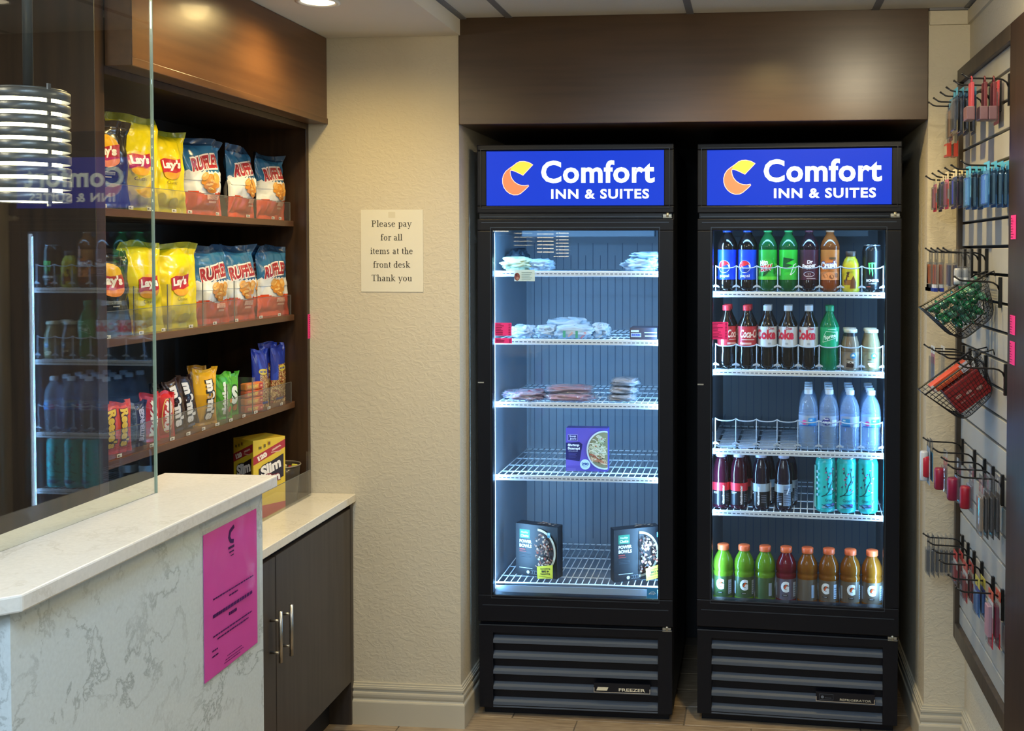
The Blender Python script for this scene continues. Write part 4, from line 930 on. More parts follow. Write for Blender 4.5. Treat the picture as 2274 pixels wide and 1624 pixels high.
# top shelf
def bagcols(a, b, seed, k=0.5):
    def f(u, v):
        q = noise.noise(Vector((u * 9, v * 7, seed)))
        return a if q < k - 0.5 + 0.1 else b
    return f
lump('frozen_bag', 'cream coloured frozen food bag at the left of the top freezer shelf', 'bag', G1, F1R, (lx1(1152, 590, 0.14), 0.14, zc[0]), (0.105, 0.12, 0.046), 1.0, M('cream_pack', 'c4cfae', 0.3, trans=0.2), 0.30)
lump('frozen_bag', 'white plastic frozen food bag lying right of the cream bag', 'bag', G1, F1R, (lx1(1203, 590, 0.15), 0.15, zc[0]), (0.085, 0.12, 0.040), 5.0, MILKY, 0.32)
lump('frozen_bag', 'dark pack behind the cream bag on the top freezer shelf', 'bag', G1, F1R, (lx1(1152, 590, 0.29), 0.29, zc[0]), (0.07, 0.11, 0.075), 9.0, M('dark_pack', '2b3d4c', 0.4), 0.3)
lump('frozen_bag', 'crumpled clear food bag at the right of the top freezer shelf', 'bag', G1, F1R, (lx1(1428, 590, 0.15), 0.15, zc[0]), (0.125, 0.14, 0.044), 13.0, MILKY, 0.42)
lump('frozen_bag', 'second crumpled bag lying on the clear bag of the top freezer shelf', 'bag', G1, F1R, (lx1(1438, 570, 0.16), 0.16, zc[0] + 0.040), (0.105, 0.11, 0.026), 17.0, MILKY, 0.40)
t = thing('price_card', 'white price card with a small food picture hanging over the top freezer rail', 'card', G1(lx1(1160, 616, 0.066), 0.0665, 1.5385), F1R)
MB().box(-0.028, 0.045, -0.001, 0, -0.018, 0.022).build('card', M('white_card', 'cfdcd2', 0.6), t)
d = Deco(); d.ell(-0.018, -0.002, 0.010, 0.014, '8a4a3e'); d.ell(-0.021, 0.004, 0.004, 0.005, '5f2f2c'); d.ell(-0.016, -0.008, 0.005, 0.005, 'b07a66')
for q in range(5): d.rect(-0.002, 0.012 - q * 0.006, 0.036 - 0.004 * (q % 3), 0.0135 - q * 0.006, '8fa096')
d.build('card_print', flatXZ(-0.001), t, PRINT('matte'))
# second shelf: wrapped burritos, box of ice-cream bars
def burr(d):
    d.rect(-0.035, 0.006, -0.025, 0.030, '4fa58c'); d.rect(0.010, 0.004, 0.019, 0.030, '4fa58c'); d.text('HOLD', 0.038, 0.014, w=0.026, h=0.008, col='d86a62', rot=0.9, bold=0.03); d.text('WARM', -0.008, 0.016, w=0.022, h=0.007, col='e0a08c', rot=0.8, bold=0.03)
for i, (px, wd) in enumerate(((1163, 0.080), (1215, 0.075))):
    lump('burrito_pack', ['white wrapped frozen burrito beside the pink slips', 'white wrapped frozen burrito, second from the pink slips'][i], 'food pack', G1, F1R, (lx1(px, 740, 0.15), 0.15, zc[1]), (wd, 0.11, 0.042), 20 + i * 3, MILKY, 0.36, 'wrapped burritos in the freezer')
lump('burrito_pack', 'wrapped frozen burrito with green and red print', 'food pack', G1, F1R, (lx1(1277, 740, 0.13), 0.13, zc[1]), (0.135, 0.09, 0.046), 27, MILKY, 0.22, 'wrapped burritos in the freezer', deco=burr)
lump('burrito_pack', 'wrapped frozen burrito stacked behind the green and red printed one', 'food pack', G1, F1R, (lx1(1262, 725, 0.24), 0.24, zc[1]), (0.15, 0.11, 0.064), 31, MILKY, 0.34, 'wrapped burritos in the freezer')
lump('burrito_pack', 'wrapped frozen burrito at the right end of its pile', 'food pack', G1, F1R, (lx1(1335, 735, 0.17), 0.17, zc[1]), (0.06, 0.10, 0.050), 35, MILKY, 0.40, 'wrapped burritos in the freezer')
def carton(name, label, F, R, c, dims, side, rz=0.0, deco=None, top=None, cat='box', mats=None):
    """box standing with its front to -y; c = centre of its base"""
    w_, d_, h_ = dims
    t = thing(name, label, cat, F(*c), R + rz)
    MB().box(-w_ / 2, w_ / 2, -d_ / 2, d_ / 2, 0, h_).build('carton', M('carton_' + side, side, 0.42), t, bevel=0.0015)
    if deco:
        q = Deco(); deco(q, w_, h_); q.build('carton_print', flatXZ(-d_ / 2), t, PRINT('satin'))
    if top:
        q = Deco(); top(q, w_, d_); q.build('carton_top_print', lambda u, v, hh: (u, v, h_ + hh), t, PRINT('satin'))
    return t
def icebox(d, w_, h_):
    d.rect(-w_ / 2, 0.0, w_ / 2, h_, '46404c'); d.rect(-w_ / 2 + 0.004, 0.010, -w_ / 2 + 0.040, 0.024, 'b5cbe6'); d.text('SNICKERS', -w_ / 2 + 0.022, 0.017, w=0.032, h=0.008, col='3b55b8', bold=0.06, shear=0.15); d.rect(-w_ / 2 + 0.004, 0.027, -w_ / 2 + 0.032, 0.034, 'c6d6e6'); d.rect(0.006, 0.012, w_ / 2, 0.016, 'c8d4e2'); d.rect(0.004, 0.024, w_ / 2, 0.027, 'aebccc')
carton('ice_cream_box', 'low dark box of ice cream bars at the right of the second freezer shelf', G1, F1R, (lx1(1432, 745, 0.13), 0.13, zc[1]), (0.095, 0.10, 0.042), '3a3540', deco=icebox)
# third shelf: red packs and patties
def redcol(seed, a, b, c):
    def f(u, v):
        q = noise.noise(Vector((u * 8 + seed, v * 6, seed))); return a if q < 0 else (b if q < 0.28 else c)
    return f
lump('sandwich_pack', 'small clear-wrapped reddish frozen sandwich, left of the big red pack', 'food pack', G1, F1R, (lx1(1176, 880, 0.13), 0.13, zc[2]), (0.115, 0.10, 0.034), 41, None, 0.34, colfn=redcol(1, '8c2f3a', '6a2d44', 'a8646a'), wrap=CLEARP)
lump('sandwich_pack', 'reddish frozen pack at the freezer wall of the third shelf', 'food pack', G1, F1R, (lx1(1139, 885, 0.20), 0.20, zc[2]), (0.06, 0.10, 0.024), 44, None, 0.3, colfn=redcol(3, '9a5a74', '7b4a6c', 'ab7a92'), wrap=CLEARP)
lump('sandwich_pack', 'large red frozen food pack in the middle of the third freezer shelf, the lower one', 'food pack', G1, F1R, (lx1(1268, 885, 0.13), 0.13, zc[2]), (0.160, 0.11, 0.030), 47, None, 0.20, colfn=redcol(5, '9c2834', '8a2130', 'b04a52'), wrap=CLEARP)
lump('sandwich_pack', 'large red frozen food pack lying on the other red pack', 'food pack', G1, F1R, (lx1(1266, 868, 0.14), 0.14, zc[2] + 0.027), (0.155, 0.10, 0.026), 52, None, 0.2, colfn=redcol(7, '8c2431', '7a2030', 'a4414a'), wrap=CLEARP)
for i in range(3):
    lump('patty_pack', ['brown frozen patty pack at the bottom of its stack', 'brown frozen patty pack in the middle of its stack', 'brown frozen patty pack on top of its stack'][i], 'food pack', G1, F1R, (lx1(1382 + 3 * i, 880, 0.14) , 0.14 + 0.01 * i, zc[2] + 0.026 * i), (0.092, 0.10, 0.027), 60 + i * 4, None, 0.24, 'patty packs', colfn=redcol(9 + i, '86695e', '6f5750', 'a0877a'), wrap=CLEARP)
# fourth shelf: purple shrimp dinner
def scampi(d, w_, h_):
    X = -w_ / 2
    d.rect(X, 0, w_ / 2, h_, '6455b8'); d.rect(X, 0, w_ / 2, 0.020, '584aa8')
    d.poly([(X, 0.042), (X + 0.050, 0.036), (X + 0.060, 0.098), (X + 0.048, 0.106), (X, 0.102)], '1b1a5c')
    d.stroke([(X + 0.008, 0.110), (X + 0.042, 0.110), (X + 0.042, 0.132), (X + 0.008, 0.132), (X + 0.008, 0.110)], 0.0016, 'c9c6ee'); d.rect(X + 0.0085, 0.1105, X + 0.0415, 0.1315, '24226c')
    d.text('Scott', X + 0.025, 0.126, w=0.024, h=0.007, col='dcdcf6', bold=0.04); d.text("Jon's", X + 0.026, 0.1165, w=0.024, h=0.008, col='dcdcf6', bold=0.04)
    d.text('Shrimp', X + 0.028, 0.0935, w=0.042, h=0.0115, col='f0f0fb', bold=0.05); d.text('Scampi', X + 0.029, 0.0815, w=0.044, h=0.0115, col='f0f0fb', bold=0.05); d.text('WITH LINGUINI', X + 0.026, 0.0725, w=0.034, h=0.003, col='cfcfee')
    for q in range(4): d.rect(X + 0.010, 0.064 - q * 0.0045, X + 0.040 - 0.004 * (q % 2), 0.0655 - q * 0.0045, '4c4a94')
    cx_, cy_ = w_ / 2 - 0.012, h_ * 0.50; R_ = h_ * 0.45
    def clip(p): return (min(p[0], w_ / 2), p[1])
    d.poly([clip((cx_ + R_ * 0.92 * math.cos(a), cy_ + R_ * math.sin(a))) for a in [i * PI / 20 for i in range(40)]], 'd9e2e6')
    d.poly([clip((cx_ + R_ * 0.84 * math.cos(a), cy_ + R_ * 0.92 * math.sin(a))) for a in [i * PI / 20 for i in range(40)]], '8f8a66')
    rn = random.Random(12)
    for q in range(190):
        a = rn.uniform(0, 2 * PI); rr_ = R_ * 0.74 * math.sqrt(rn.random()); u, v = cx_ + rr_ * 0.92 * math.cos(a), cy_ + rr_ * math.sin(a)
        if u > w_ / 2 - 0.009: continue
        lo = v < cy_ - 0.012
        d.stroke([(u + 0.011 * math.cos(rn.uniform(0, 1) + i * 0.7 + q), v + 0.007 * math.sin(i * 0.7 + q)) for i in range(6)], 0.0028, rn.choice(['d8d3b4', 'c7c6a2', 'b9b98e', 'e3dec8'] if not lo else ['d9b48c', 'c98f6c', 'b4533e', 'e2cfae']))
    for q in range(16):
        a = rn.uniform(0, 2 * PI); rr_ = R_ * 0.72 * math.sqrt(rn.random()); u, v = cx_ + rr_ * 0.9 * math.cos(a), cy_ + rr_ * math.sin(a)
        if u < w_ / 2 - 0.005: d.ell(u, v, 0.0028, 0.0024, rn.choice(['4a4a30', '2f3320', '7f8f4a', 'b0452f']))
    d.ell(X + 0.074, 0.030, 0.0185, 0.0185, 'bfe0ee'); d.text('290', X + 0.074, 0.0315, w=0.025, h=0.011, col='1f4f9a', bold=0.05); d.rect(X + 0.066, 0.0205, X + 0.082, 0.0222, '4a78b4')
    for q in range(2): d.rect(X + 0.008, 0.012 - q * 0.006, X + 0.040, 0.0135 - q * 0.006, '8f86d0')
a = onY(1256, 1048, F1L[1] + 0.16); b = onY(1352, 950, F1L[1] + 0.16)
carton('frozen_dinner_box', 'purple frozen shrimp pasta box standing alone on its freezer shelf', G1, F1R, (((a.x + b.x) / 2 - F1L[0]), 0.18, zc[3]), (0.152, 0.045, 0.156), '5748a8', 0.0, scampi)
# bottom shelf: two black bowl dinners
def power(d, w_, h_):
    X = -w_ / 2
    d.rect(X, 0, w_ / 2, h_, '12161e'); d.rect(X + 0.016, h_ - 0.052, X + 0.058, h_ - 0.020, '1f7a5c'); d.text('Healthy', X + 0.037, h_ - 0.031, w=0.030, h=0.009, col='dcefe6', bold=0.02, shear=0.2); d.text('Choice', X + 0.037, h_ - 0.0425, w=0.032, h=0.0105, col='eef8f2', bold=0.03, shear=0.15)
    d.text('POWER', X + 0.041, h_ - 0.063, w=0.050, h=0.0125, col='dfe4ea', bold=0.05); d.text('BOWLS', X + 0.041, h_ - 0.079, w=0.050, h=0.0125, col='dfe4ea', bold=0.05)
    d.rect(X + 0.016, h_ - 0.094, X + 0.040, h_ - 0.090, 'a03a34'); d.rect(X + 0.016, h_ - 0.101, X + 0.044, h_ - 0.098, '8c3430')
    for q in range(3): d.rect(X + 0.016, h_ - 0.112 - q * 0.005, X + 0.058, h_ - 0.1105 - q * 0.005, '3c444e')
    d.rect(X + 0.016, 0.026, X + 0.070, 0.028, 'c9d0d6'); d.ell(X + 0.052, 0.013, 0.006, 0.006, 'd5dbe0')
    for q in range(4): d.stroke([(X + 0.064 + q * 0.009, 0.008), (X + 0.071 + q * 0.009, 0.008), (X + 0.071 + q * 0.009, 0.020), (X + 0.064 + q * 0.009, 0.020)], 0.001, '9aa2aa')
    cx_ = w_ * 0.02 + 0.004; cy_ = h_ * 0.5; R_ = h_ * 0.44
    arc = [(cx_, cy_ - R_)] + [(cx_ + 0.074 * math.cos(a), cy_ + R_ * math.sin(a)) for a in [-PI / 2 + i * PI / 24 for i in range(25)]]
    d.poly(arc, 'cfc8b0'); d.poly([(cx_, cy_ - R_ * 0.9)] + [(cx_ + 0.066 * math.cos(a), cy_ + R_ * 0.90 * math.sin(a)) for a in [-PI / 2 + i * PI / 24 for i in range(25)]], '2b1a18')
    rn = random.Random(int(w_ * 1e4))
    for q in range(170):
        u = cx_ + 0.004 + 0.056 * rn.random(); v = cy_ + R_ * 0.8 * rn.uniform(-1, 1)
        if ((u - cx_) / 0.062) ** 2 + ((v - cy_) / (R_ * 0.84)) ** 2 > 1: continue
        d.ell(u, v, rn.uniform(0.002, 0.0065), rn.uniform(0.002, 0.005), rn.choice(['6b3c30', '8a5a48', 'c9a58c', 'd9c9b4', '3c2620', '9a4a38', 'b88a70', '4a3a2c']), rot=rn.uniform(0, 3), n=9)
    d.rect(w_ / 2 - 0.022, h_ - 0.030, w_ / 2 - 0.010, h_ - 0.012, '4f8fa0'); d.rect(w_ / 2 - 0.020, h_ - 0.022, w_ / 2 - 0.012, h_ - 0.014, 'a9d0d8')
    d.poly([(w_ / 2 - 0.062, 0.004), (w_ / 2, 0.012), (w_ / 2, 0.060), (w_ / 2 - 0.064, 0.048)], 'd8cf3a')
    d.text('Something', w_ / 2 - 0.030, 0.043, w=0.040, h=0.0075, col='3a3a18', bold=0.03, rot=0.14); d.text('BIG is', w_ / 2 - 0.030, 0.034, w=0.030, h=0.008, col='2c2c12', bold=0.06, rot=0.14); d.text('happening', w_ / 2 - 0.030, 0.025, w=0.038, h=0.008, col='3a3a18', bold=0.03, rot=0.14); d.rect(w_ / 2 - 0.056, 0.014, w_ / 2 - 0.008, 0.0155, '6a6a2a')
def powtop(d, w_, d_):
    d.rect(-w_ / 2, -d_ / 2, w_ / 2, d_ / 2, '161a22')
    rn = random.Random(4)
    for q in range(24): d.ell(rn.uniform(0, w_ / 2 - 0.008), rn.uniform(-d_ / 2 + 0.006, d_ / 2 - 0.006), 0.005, 0.004, rn.choice(['5a3a30', '7a5848', '9a8472', '3a2a24']))
carton('frozen_bowl_box', 'black frozen bowl dinner box at the left of the freezer floor', G1, F1R, (lx1(1197, 1250, 0.15), 0.160, zc[4] + 0.001), (0.170, 0.042, 0.186), '0f131b', math.radians(-18), power, powtop)
carton('frozen_bowl_box', 'black frozen bowl dinner box at the right of the freezer floor', G1, F1R, (lx1(1421, 1255, 0.14) - 0.019, 0.152, zc[4] + 0.001), (0.171, 0.042, 0.186), '0f131b', math.radians(26), power, powtop)
# ================================================================== snack shelving in the left recess
XS = -1.55                                   # front edge of the shelf boards
U0, U1 = 2.337, 3.478                        # inside between the two side panels
EDGEW = wood('fascia_edge_wood', '5d4029', '4a311f', 0.3, 1)  # wood tone of the fascia edge strips
su = thing('shelving_unit', 'dark wood snack shelving unit built into the left recess', 'shelves', (-1.7, 2.92, 0.0))
su_inv = Matrix.Translation((1.7, -2.92, 0.0))
def sub(o): o.parent = su; o.matrix_parent_inverse = su_inv; return o
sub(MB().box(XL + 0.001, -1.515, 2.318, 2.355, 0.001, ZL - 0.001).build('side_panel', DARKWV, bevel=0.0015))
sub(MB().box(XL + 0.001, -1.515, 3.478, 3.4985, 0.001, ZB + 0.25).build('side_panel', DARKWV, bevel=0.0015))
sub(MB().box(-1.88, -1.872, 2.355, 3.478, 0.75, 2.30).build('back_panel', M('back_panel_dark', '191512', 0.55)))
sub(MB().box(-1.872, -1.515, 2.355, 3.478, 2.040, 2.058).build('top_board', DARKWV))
fa = sub(MB().box(-1.5149, -1.449, 2.357, 3.4985, 2.0585, ZL - 0.001).build('fascia', DARKW, bevel=0.0015))
st = MB(); st.box(-1.449, -1.446, 2.357, 3.4985, 2.0585, 2.078); o = st.build('fascia_edge_strip', EDGEW, bevel=0.001); sub(o)
o = sub(MB().box(-1.449, -1.446, 2.357, 2.372, 2.0785, ZL - 0.001).build('fascia_end_strip', EDGEW))
ZS = [1.7275, 1.410, 1.1135]
for i, z in enumerate(ZS):
    sub(MB().prism([(XS, 2.356), (XS, 3.452), (XS - 0.006, 3.466), (XS - 0.02, 3.477), (-1.871, 3.477), (-1.871, 2.356)], z - 0.019, z).build('shelf_board', DARKW, bevel=0.0015))
sub(MB().box(-1.871, -1.5155, 2.356, 3.477, 0.745, 0.765).build('base_board', DARKW))
# clear front guards with dividers and price tags
ACR = glassy('acrylic_sheet', (0.965, 0.97, 0.965), 1.45, 0.02, (0.9, 0.9, 0.88)); ACRE = M('acrylic_edge', '7d7f7c', 0.25, trans=0.3)
def guard(z, h, label, divs, tags, dh):
    t = thing('acrylic_guard', label, 'shelf guard', (XS - 0.006, 2.9, z + 0.0006), group='clear acrylic guards of the snack shelves')
    a, b = 2.372 - 2.9, 3.440 - 2.9
    MB().box(-0.002, 0.0, a, b, 0.0, h).build('front_guard', ACR, t)
    MB().box(-0.0022, 0.0002, a, b, h, h + 0.0012).build('guard_edge', ACRE, t)
    MB().box(-0.0022, 0.0002, b, b + 0.0012, 0, h).build('guard_edge', ACRE, t)
    for y in divs:
        MB().box(-0.200, -0.004, y - 2.9 - 0.001, y - 2.9 + 0.001, 0.0, dh).build('divider', ACR, t)
        MB().box(-0.004, -0.0026, y - 2.9 - 0.009, y - 2.9 + 0.009, 0.0, dh).build('divider_flange', ACR, t)
        MB().box(-0.005, -0.0024, y - 2.9 - 0.010, y - 2.9 - 0.0085, 0.0, dh).build('divider_edge', ACRE, t)
    for k, y in enumerate(tags):
        MB().box(0.0004, 0.0011, y - 2.9 - 0.011 + 0.002 * (k % 3), y - 2.9 + 0.011, 0.001, 0.0095).build('price_tag', M('tag_white', 'c8c4b4', 0.6), t)
        d = Deco(); d.rect(-0.006, 0.003, 0.001, 0.0075, '6a665c'); d.rect(0.003, 0.0035, 0.007, 0.0055, '8a867a'); d.build('tag_print', (lambda yy: (lambda u, v, h: (0.0011 + h, yy + u, v)))(y - 2.9), t, PRINT('matte'), base=0.0002)
guard(ZS[0], 0.060, 'clear acrylic guard along the top snack shelf', [], [2.41, 2.52, 2.60, 2.72, 2.80, 2.95, 3.14, 3.31, 3.36], 0.1)
guard(ZS[1], 0.066, 'clear acrylic guard with tall dividers along the middle snack shelf', [2.545, 2.70, 2.882, 3.065], [2.42, 2.56, 2.66, 2.80, 2.93, 3.06, 3.22, 3.35], 0.125)
guard(ZS[2], 0.068, 'clear acrylic guard along the candy shelf', [2.705, 3.014, 3.176], [2.40, 2.46, 2.60, 2.70, 2.78, 2.86, 2.94, 3.02, 3.10, 3.18, 3.27, 3.36], 0.115)

# pink price strips on wood edges
def strip(label, p, rz, w_, h_, nx=(0, 0)):
    t = thing('price_strip', label, 'label', p, rz)
    MB().box(-w_ / 2, w_ / 2, -0.0008, 0, -h_ / 2, h_ / 2).build('strip_paper', PINK, t)
    d = Deco(); n = int(h_ / 0.0068)
    rn = random.Random(n)
    for i in range(n):
        v = -h_ / 2 + 0.005 + i * 0.0066; d.rect(-w_ / 2 + 0.003, v, -w_ / 2 + 0.003 + w_ * rn.uniform(0.35, 0.6), v + 0.0016, '7a1848')
    d.build('strip_lines', flatXZ(-0.0008), t, PRINT('matte'))
strip('pink price strip on the wood panel edge beside the snack shelves', (-1.5142, 3.4885, 1.368), PI / 2, 0.0195, 0.083)

# ------------------------------------------------------------------ crisps
def pouch(name, label, w_, h_, t_, seed, colfn, deco, loc, rz, lean=0.0, crimp=0.016, wr=0.0085, group=None, cat='chip bag', topwave=0.018, fold=0.0):
    """air-filled pouch standing on its bottom seal, front towards -y"""
    t = thing(name, label, cat, loc, rz, group)
    rx = lean
    def prof(v):
        a = min(max((v - crimp) / (h_ - 2 * crimp), 0.0), 1.0)
        return max(math.sin(PI * a), 0.0) ** 0.62
    def S(u, v, h, side=-1):
        k = 2 * u / w_; p = prof(v)
        sq = 1 - 0.085 * p                                   # sides draw in where the bag is full
        T = t_ / 2 * p * max(1 - abs(k) ** 2.4, 0.0) ** 0.75
        nz = noise.noise(Vector((u * 22 + seed, v * 17, seed * 1.7))) * wr * (0.35 + p) + noise.noise(Vector((u * 60, v * 50 + seed, 2.2))) * wr * 0.25 + (0.3 - abs(noise.noise(Vector((u * 13 + v * 6 + seed * 3, v * 12 - u * 5, seed))))) * wr * 0.9 * p
        crease = 0.006 * math.exp(-((abs(k) - 0.72) / 0.12) ** 2) * (1 - p) * 2
        y = side * (T + (nz + h) * (1 if abs(k) < 0.98 else 0.3)) + (crease if side < 0 else crease)
        z = v
        z += 0.004 * math.sin(k * 3.1 + seed * 2) * (v / h_) ** 3
        if v > h_ - crimp * 2: y += topwave * math.sin(k * 2.3 + seed) * (v - h_ + 2 * crimp) / (2 * crimp); z += -fold * k * (v - h_ + crimp * 2)
        x = u * sq
        y2 = y * math.cos(rx) + z * math.sin(rx); z2 = z * math.cos(rx) - y * math.sin(rx) * 0.3
        return (x, y2, max(z2, 0.0))
    mb = MB(); nu, nv = 52, 72
    mb.grid(lambda a, b: S((a - 0.5) * w_, b * h_, 0, -1), nu, nv, 0, colfn)
    mb.grid(lambda a, b: S((a - 0.5) * w_, b * h_, 0, 1), 16, 22, 0, lambda a, b: colfn(a, b) , flip=True)
    mb.build('pouch', FOIL, t)
    if deco:
        d = Deco(); deco(d); d.build('pouch_print', lambda u, v, h: S(u, v, h + 0.0011), t, PRINT('gloss'), maxlen=0.0055)
    return t
FOIL = M('printed_foil', rough=0.24, attr=True, spec=0.6)
def c_lays(u, v):
    if v > 0.925: return '8a8f2a'
    if v > 0.86 and abs(u - 0.5) < 0.5: return 'd9c614'
    if v < 0.16: return 'c9bb1c'
    return 'e3cc12'
def c_bbq(u, v):
    if v > 0.90: return '2a2422'
    return '23201f' if v > 0.35 else '2b3038'
def d_lays(txt):
    def f(d):
        d.ell(0.002, 0.123, 0.033, 0.030, 'e8b41c'); d.ell(0.002, 0.108, 0.030, 0.018, 'e39a2a')
        d.poly([(-0.036, 0.140), (-0.020, 0.146), (0.012, 0.144), (0.037, 0.150), (0.036, 0.116), (0.014, 0.108), (-0.012, 0.110), (-0.033, 0.106)], 'b3242a')
        d.text("Lay's", 0.001, 0.128, w=0.058, h=0.029, col='f2ede2', bold=0.05, rot=0.06)
        d.text(txt, 0.004, 0.082, w=0.038, h=0.009, col='4a4210', bold=0.0)
        if txt == 'Classic': d.ell(-0.030, 0.035, 0.016, 0.018, 'b7a828'); d.ell(0.020, 0.028, 0.018, 0.014, 'b0a232')
    return f
def d_bbqp(d):
    d.ell(0.0, 0.145, 0.042, 0.038, 'e2a81c'); d.ell(0.004, 0.120, 0.036, 0.020, 'd97c2a')
    d.poly([(-0.040, 0.156), (0.0, 0.150), (0.042, 0.158), (0.040, 0.124), (0.0, 0.116), (-0.040, 0.120)], 'a8242c'); d.text("Lay's", 0.002, 0.138, w=0.062, h=0.030, col='efe6da', bold=0.05)
    d.rect(-0.022, 0.082, 0.026, 0.090, '8f8f86'); d.text('Barbecue', 0.002, 0.086, w=0.044, h=0.0062, col='23201f'); d.rect(-0.004, 0.075, 0.016, 0.078, '9a958a')
def c_ruf(u, v):
    zz = 0.520
    zz2 = 0.285 + 0.02 * math.sin(u * 9)
    if v > zz: return '2f6a94' if v < 0.90 else '24425f'
    if v > zz2: return 'dfe0da'
    return 'cf4416'
def d_ruf(d):
    zz = [(-0.074 + 0.0082 * i, 0.1235 + (0.006 if i % 2 else 0.0)) for i in range(19)]; d.poly(zz + [(0.0736, 0.100), (-0.074, 0.100)], 'dfe0da')
    d.outlined('RUFFLES', -0.002, 0.150, 0.104, 0.040, 'a32a33', 'efe3da', 0.05, 0.15, skew=0.016, bend=0.004)
    rn = random.Random(2)
    for (a, b, r1, r2, c, ro) in ((-0.004, 0.104, 0.026, 0.012, 'd08a2e', 0.5), (0.020, 0.094, 0.024, 0.013, 'd9963a', -0.4), (0.006, 0.086, 0.026, 0.011, 'c9812a', 0.1), (0.030, 0.108, 0.012, 0.016, 'dfa34c', 0.2), (-0.016, 0.112, 0.014, 0.009, 'd9a050', 0.9), (0.012, 0.074, 0.018, 0.009, 'c07a2c', -0.2)):
        d.ell(a, b, r1, r2, c, ro); d.ell(a - 0.003, b + 0.003, r1 * 0.6, r2 * 0.35, 'e4b566', ro)
    d.rect(0.0, 0.046, 0.040, 0.060, 'e8b9a4'); d.text('CHEDDAR', 0.020, 0.0555, w=0.036, h=0.006, col='b3452a'); d.text('SOUR', 0.020, 0.049, w=0.030, h=0.005, col='b3452a'); d.rect(0.006, 0.036, 0.034, 0.042, 'e5a48a')
def shelf_xy(px, x=-1.60): return onX(px, 600, x).y
CG = 'bags of crisps on the snack shelves'
def crisps(kind, label, px, shelf, x=-1.592, rz=80, w_=0.150, h_=0.225, t_=0.062, lean=0.05, seed=1.0, dy=0.0, fold=0.0):
    z = ZS[shelf] + 0.0006; y = shelf_xy(px, x) + dy
    c, d = {'lays': (c_lays, d_lays('Classic')), 'bbq': (c_bbq, d_bbqp), 'ruf': (c_ruf, d_ruf)}[kind]
    return pouch('crisp_bag', label, w_, h_, t_, seed, c, d, (x, y, z), math.radians(rz), lean, group=CG, fold=fold, wr=0.0095, topwave=0.024)
crisps('bbq', 'dark barbecue crisp bag at the left end of the top snack shelf', 226, 0, rz=62, seed=3.1, h_=0.215)
crisps('lays', 'tall yellow crisp bag with a loose flat top, top snack shelf behind the glass', 296, 0, rz=66, seed=5.2, h_=0.243, t_=0.055, lean=-0.02)
crisps('lays', 'yellow crisp bag next to the blue ones on the top snack shelf', 368, 0, rz=74, seed=7.7, h_=0.228)
crisps('ruf', 'blue and white ridged crisp bag, first of three on the top snack shelf', 450, 0, rz=74, seed=9.4, h_=0.224, fold=0.25)
crisps('ruf', 'blue and white ridged crisp bag, middle of three on the top snack shelf', 537, 0, rz=86, seed=11.9, h_=0.224)
crisps('ruf', 'blue and white ridged crisp bag by the side panel of the top snack shelf', 602, 0, rz=80, seed=14.3, h_=0.218)
crisps('bbq', 'dark barbecue crisp bag at the left end of the middle snack shelf', 234, 1, rz=72, seed=17.0, h_=0.218)
crisps('lays', 'yellow crisp bag behind the glass edge on the middle snack shelf', 312, 1, rz=74, seed=19.6, h_=0.240)
crisps('lays', 'yellow crisp bag beside the blue ones on the middle snack shelf', 388, 1, rz=70, seed=22.1, h_=0.236)
crisps('ruf', 'blue and white ridged crisp bag, first of four on the middle snack shelf', 468, 1, rz=76, seed=24.8, h_=0.232)
crisps('ruf', 'blue and white ridged crisp bag, second of four on the middle snack shelf', 530, 1, rz=78, seed=27.3, h_=0.234)
crisps('ruf', 'blue and white ridged crisp bag, third of four on the middle snack shelf', 564, 1, x=-1.634, rz=86, seed=29.5, h_=0.232, t_=0.042)
crisps('ruf', 'blue and white ridged crisp bag by the pink strip on the middle snack shelf', 606, 1, rz=74, seed=32.2, h_=0.234, t_=0.046)

# ------------------------------------------------------------------ candy shelf
def candy(name, label, px, w_, h_, t_, seed, col, deco, rz=80, x=-1.60, lean=0.0, top=None, roll=0.0, group='candy packs on the lower snack shelf', z=None):
    cf = (lambda u, v: (top or col) if v > 0.90 else col) if not callable(col) else col
    o = pouch(name, label, w_, h_, t_, seed, cf, deco, (x, shelf_xy(px, x), (ZS[2] + 0.0006) if z is None else z), math.radians(rz), lean, crimp=0.009, wr=0.0018, group=group, cat='candy', topwave=0.005)
    if roll: o.rotation_euler = (0, roll, math.radians(rz)); o.location.z += 0.0068
    return o
def d_vert(txt, h_, col, edge=None, w_=0.026, cu=0.0):
    def f(d):
        if edge: d.outlined(txt, cu, h_ * 0.5, h_ * 0.74, w_, col, edge, 0.05, 0.14, rot=-PI / 2)
        else: d.text(txt, cu, h_ * 0.5, w=h_ * 0.74, h=w_, col=col, bold=0.06, rot=PI / 2)
    return f
candy('candy_bar', 'orange peanut butter cup pack at the left end of the candy shelf', 240, 0.062, 0.128, 0.022, 41, 'd9482a', d_vert("Reese's", 0.128, 'e9c23a', '3a1c14', 0.026), 70)
candy('candy_bar', 'orange peanut butter cup pack, second from the left on the candy shelf', 264, 0.064, 0.130, 0.022, 43, 'dc4a26', d_vert("Reese's", 0.130, 'e9c23a', '3a1c14', 0.028, 0.006), 72, x=-1.592)
candy('candy_bar', 'silver and dark chocolate bar on the candy shelf', 288, 0.050, 0.116, 0.016, 45, '6b6f7c', d_vert("HERSHEY'S", 0.116, '30323c', None, 0.018), 74)
candy('candy_bar', 'dark blue wrapped chocolate bar on the candy shelf', 306, 0.044, 0.118, 0.018, 47, '2b2c52', d_vert('BUTTERFINGER', 0.118, 'b9b6d8', None, 0.016), 74, x=-1.594)
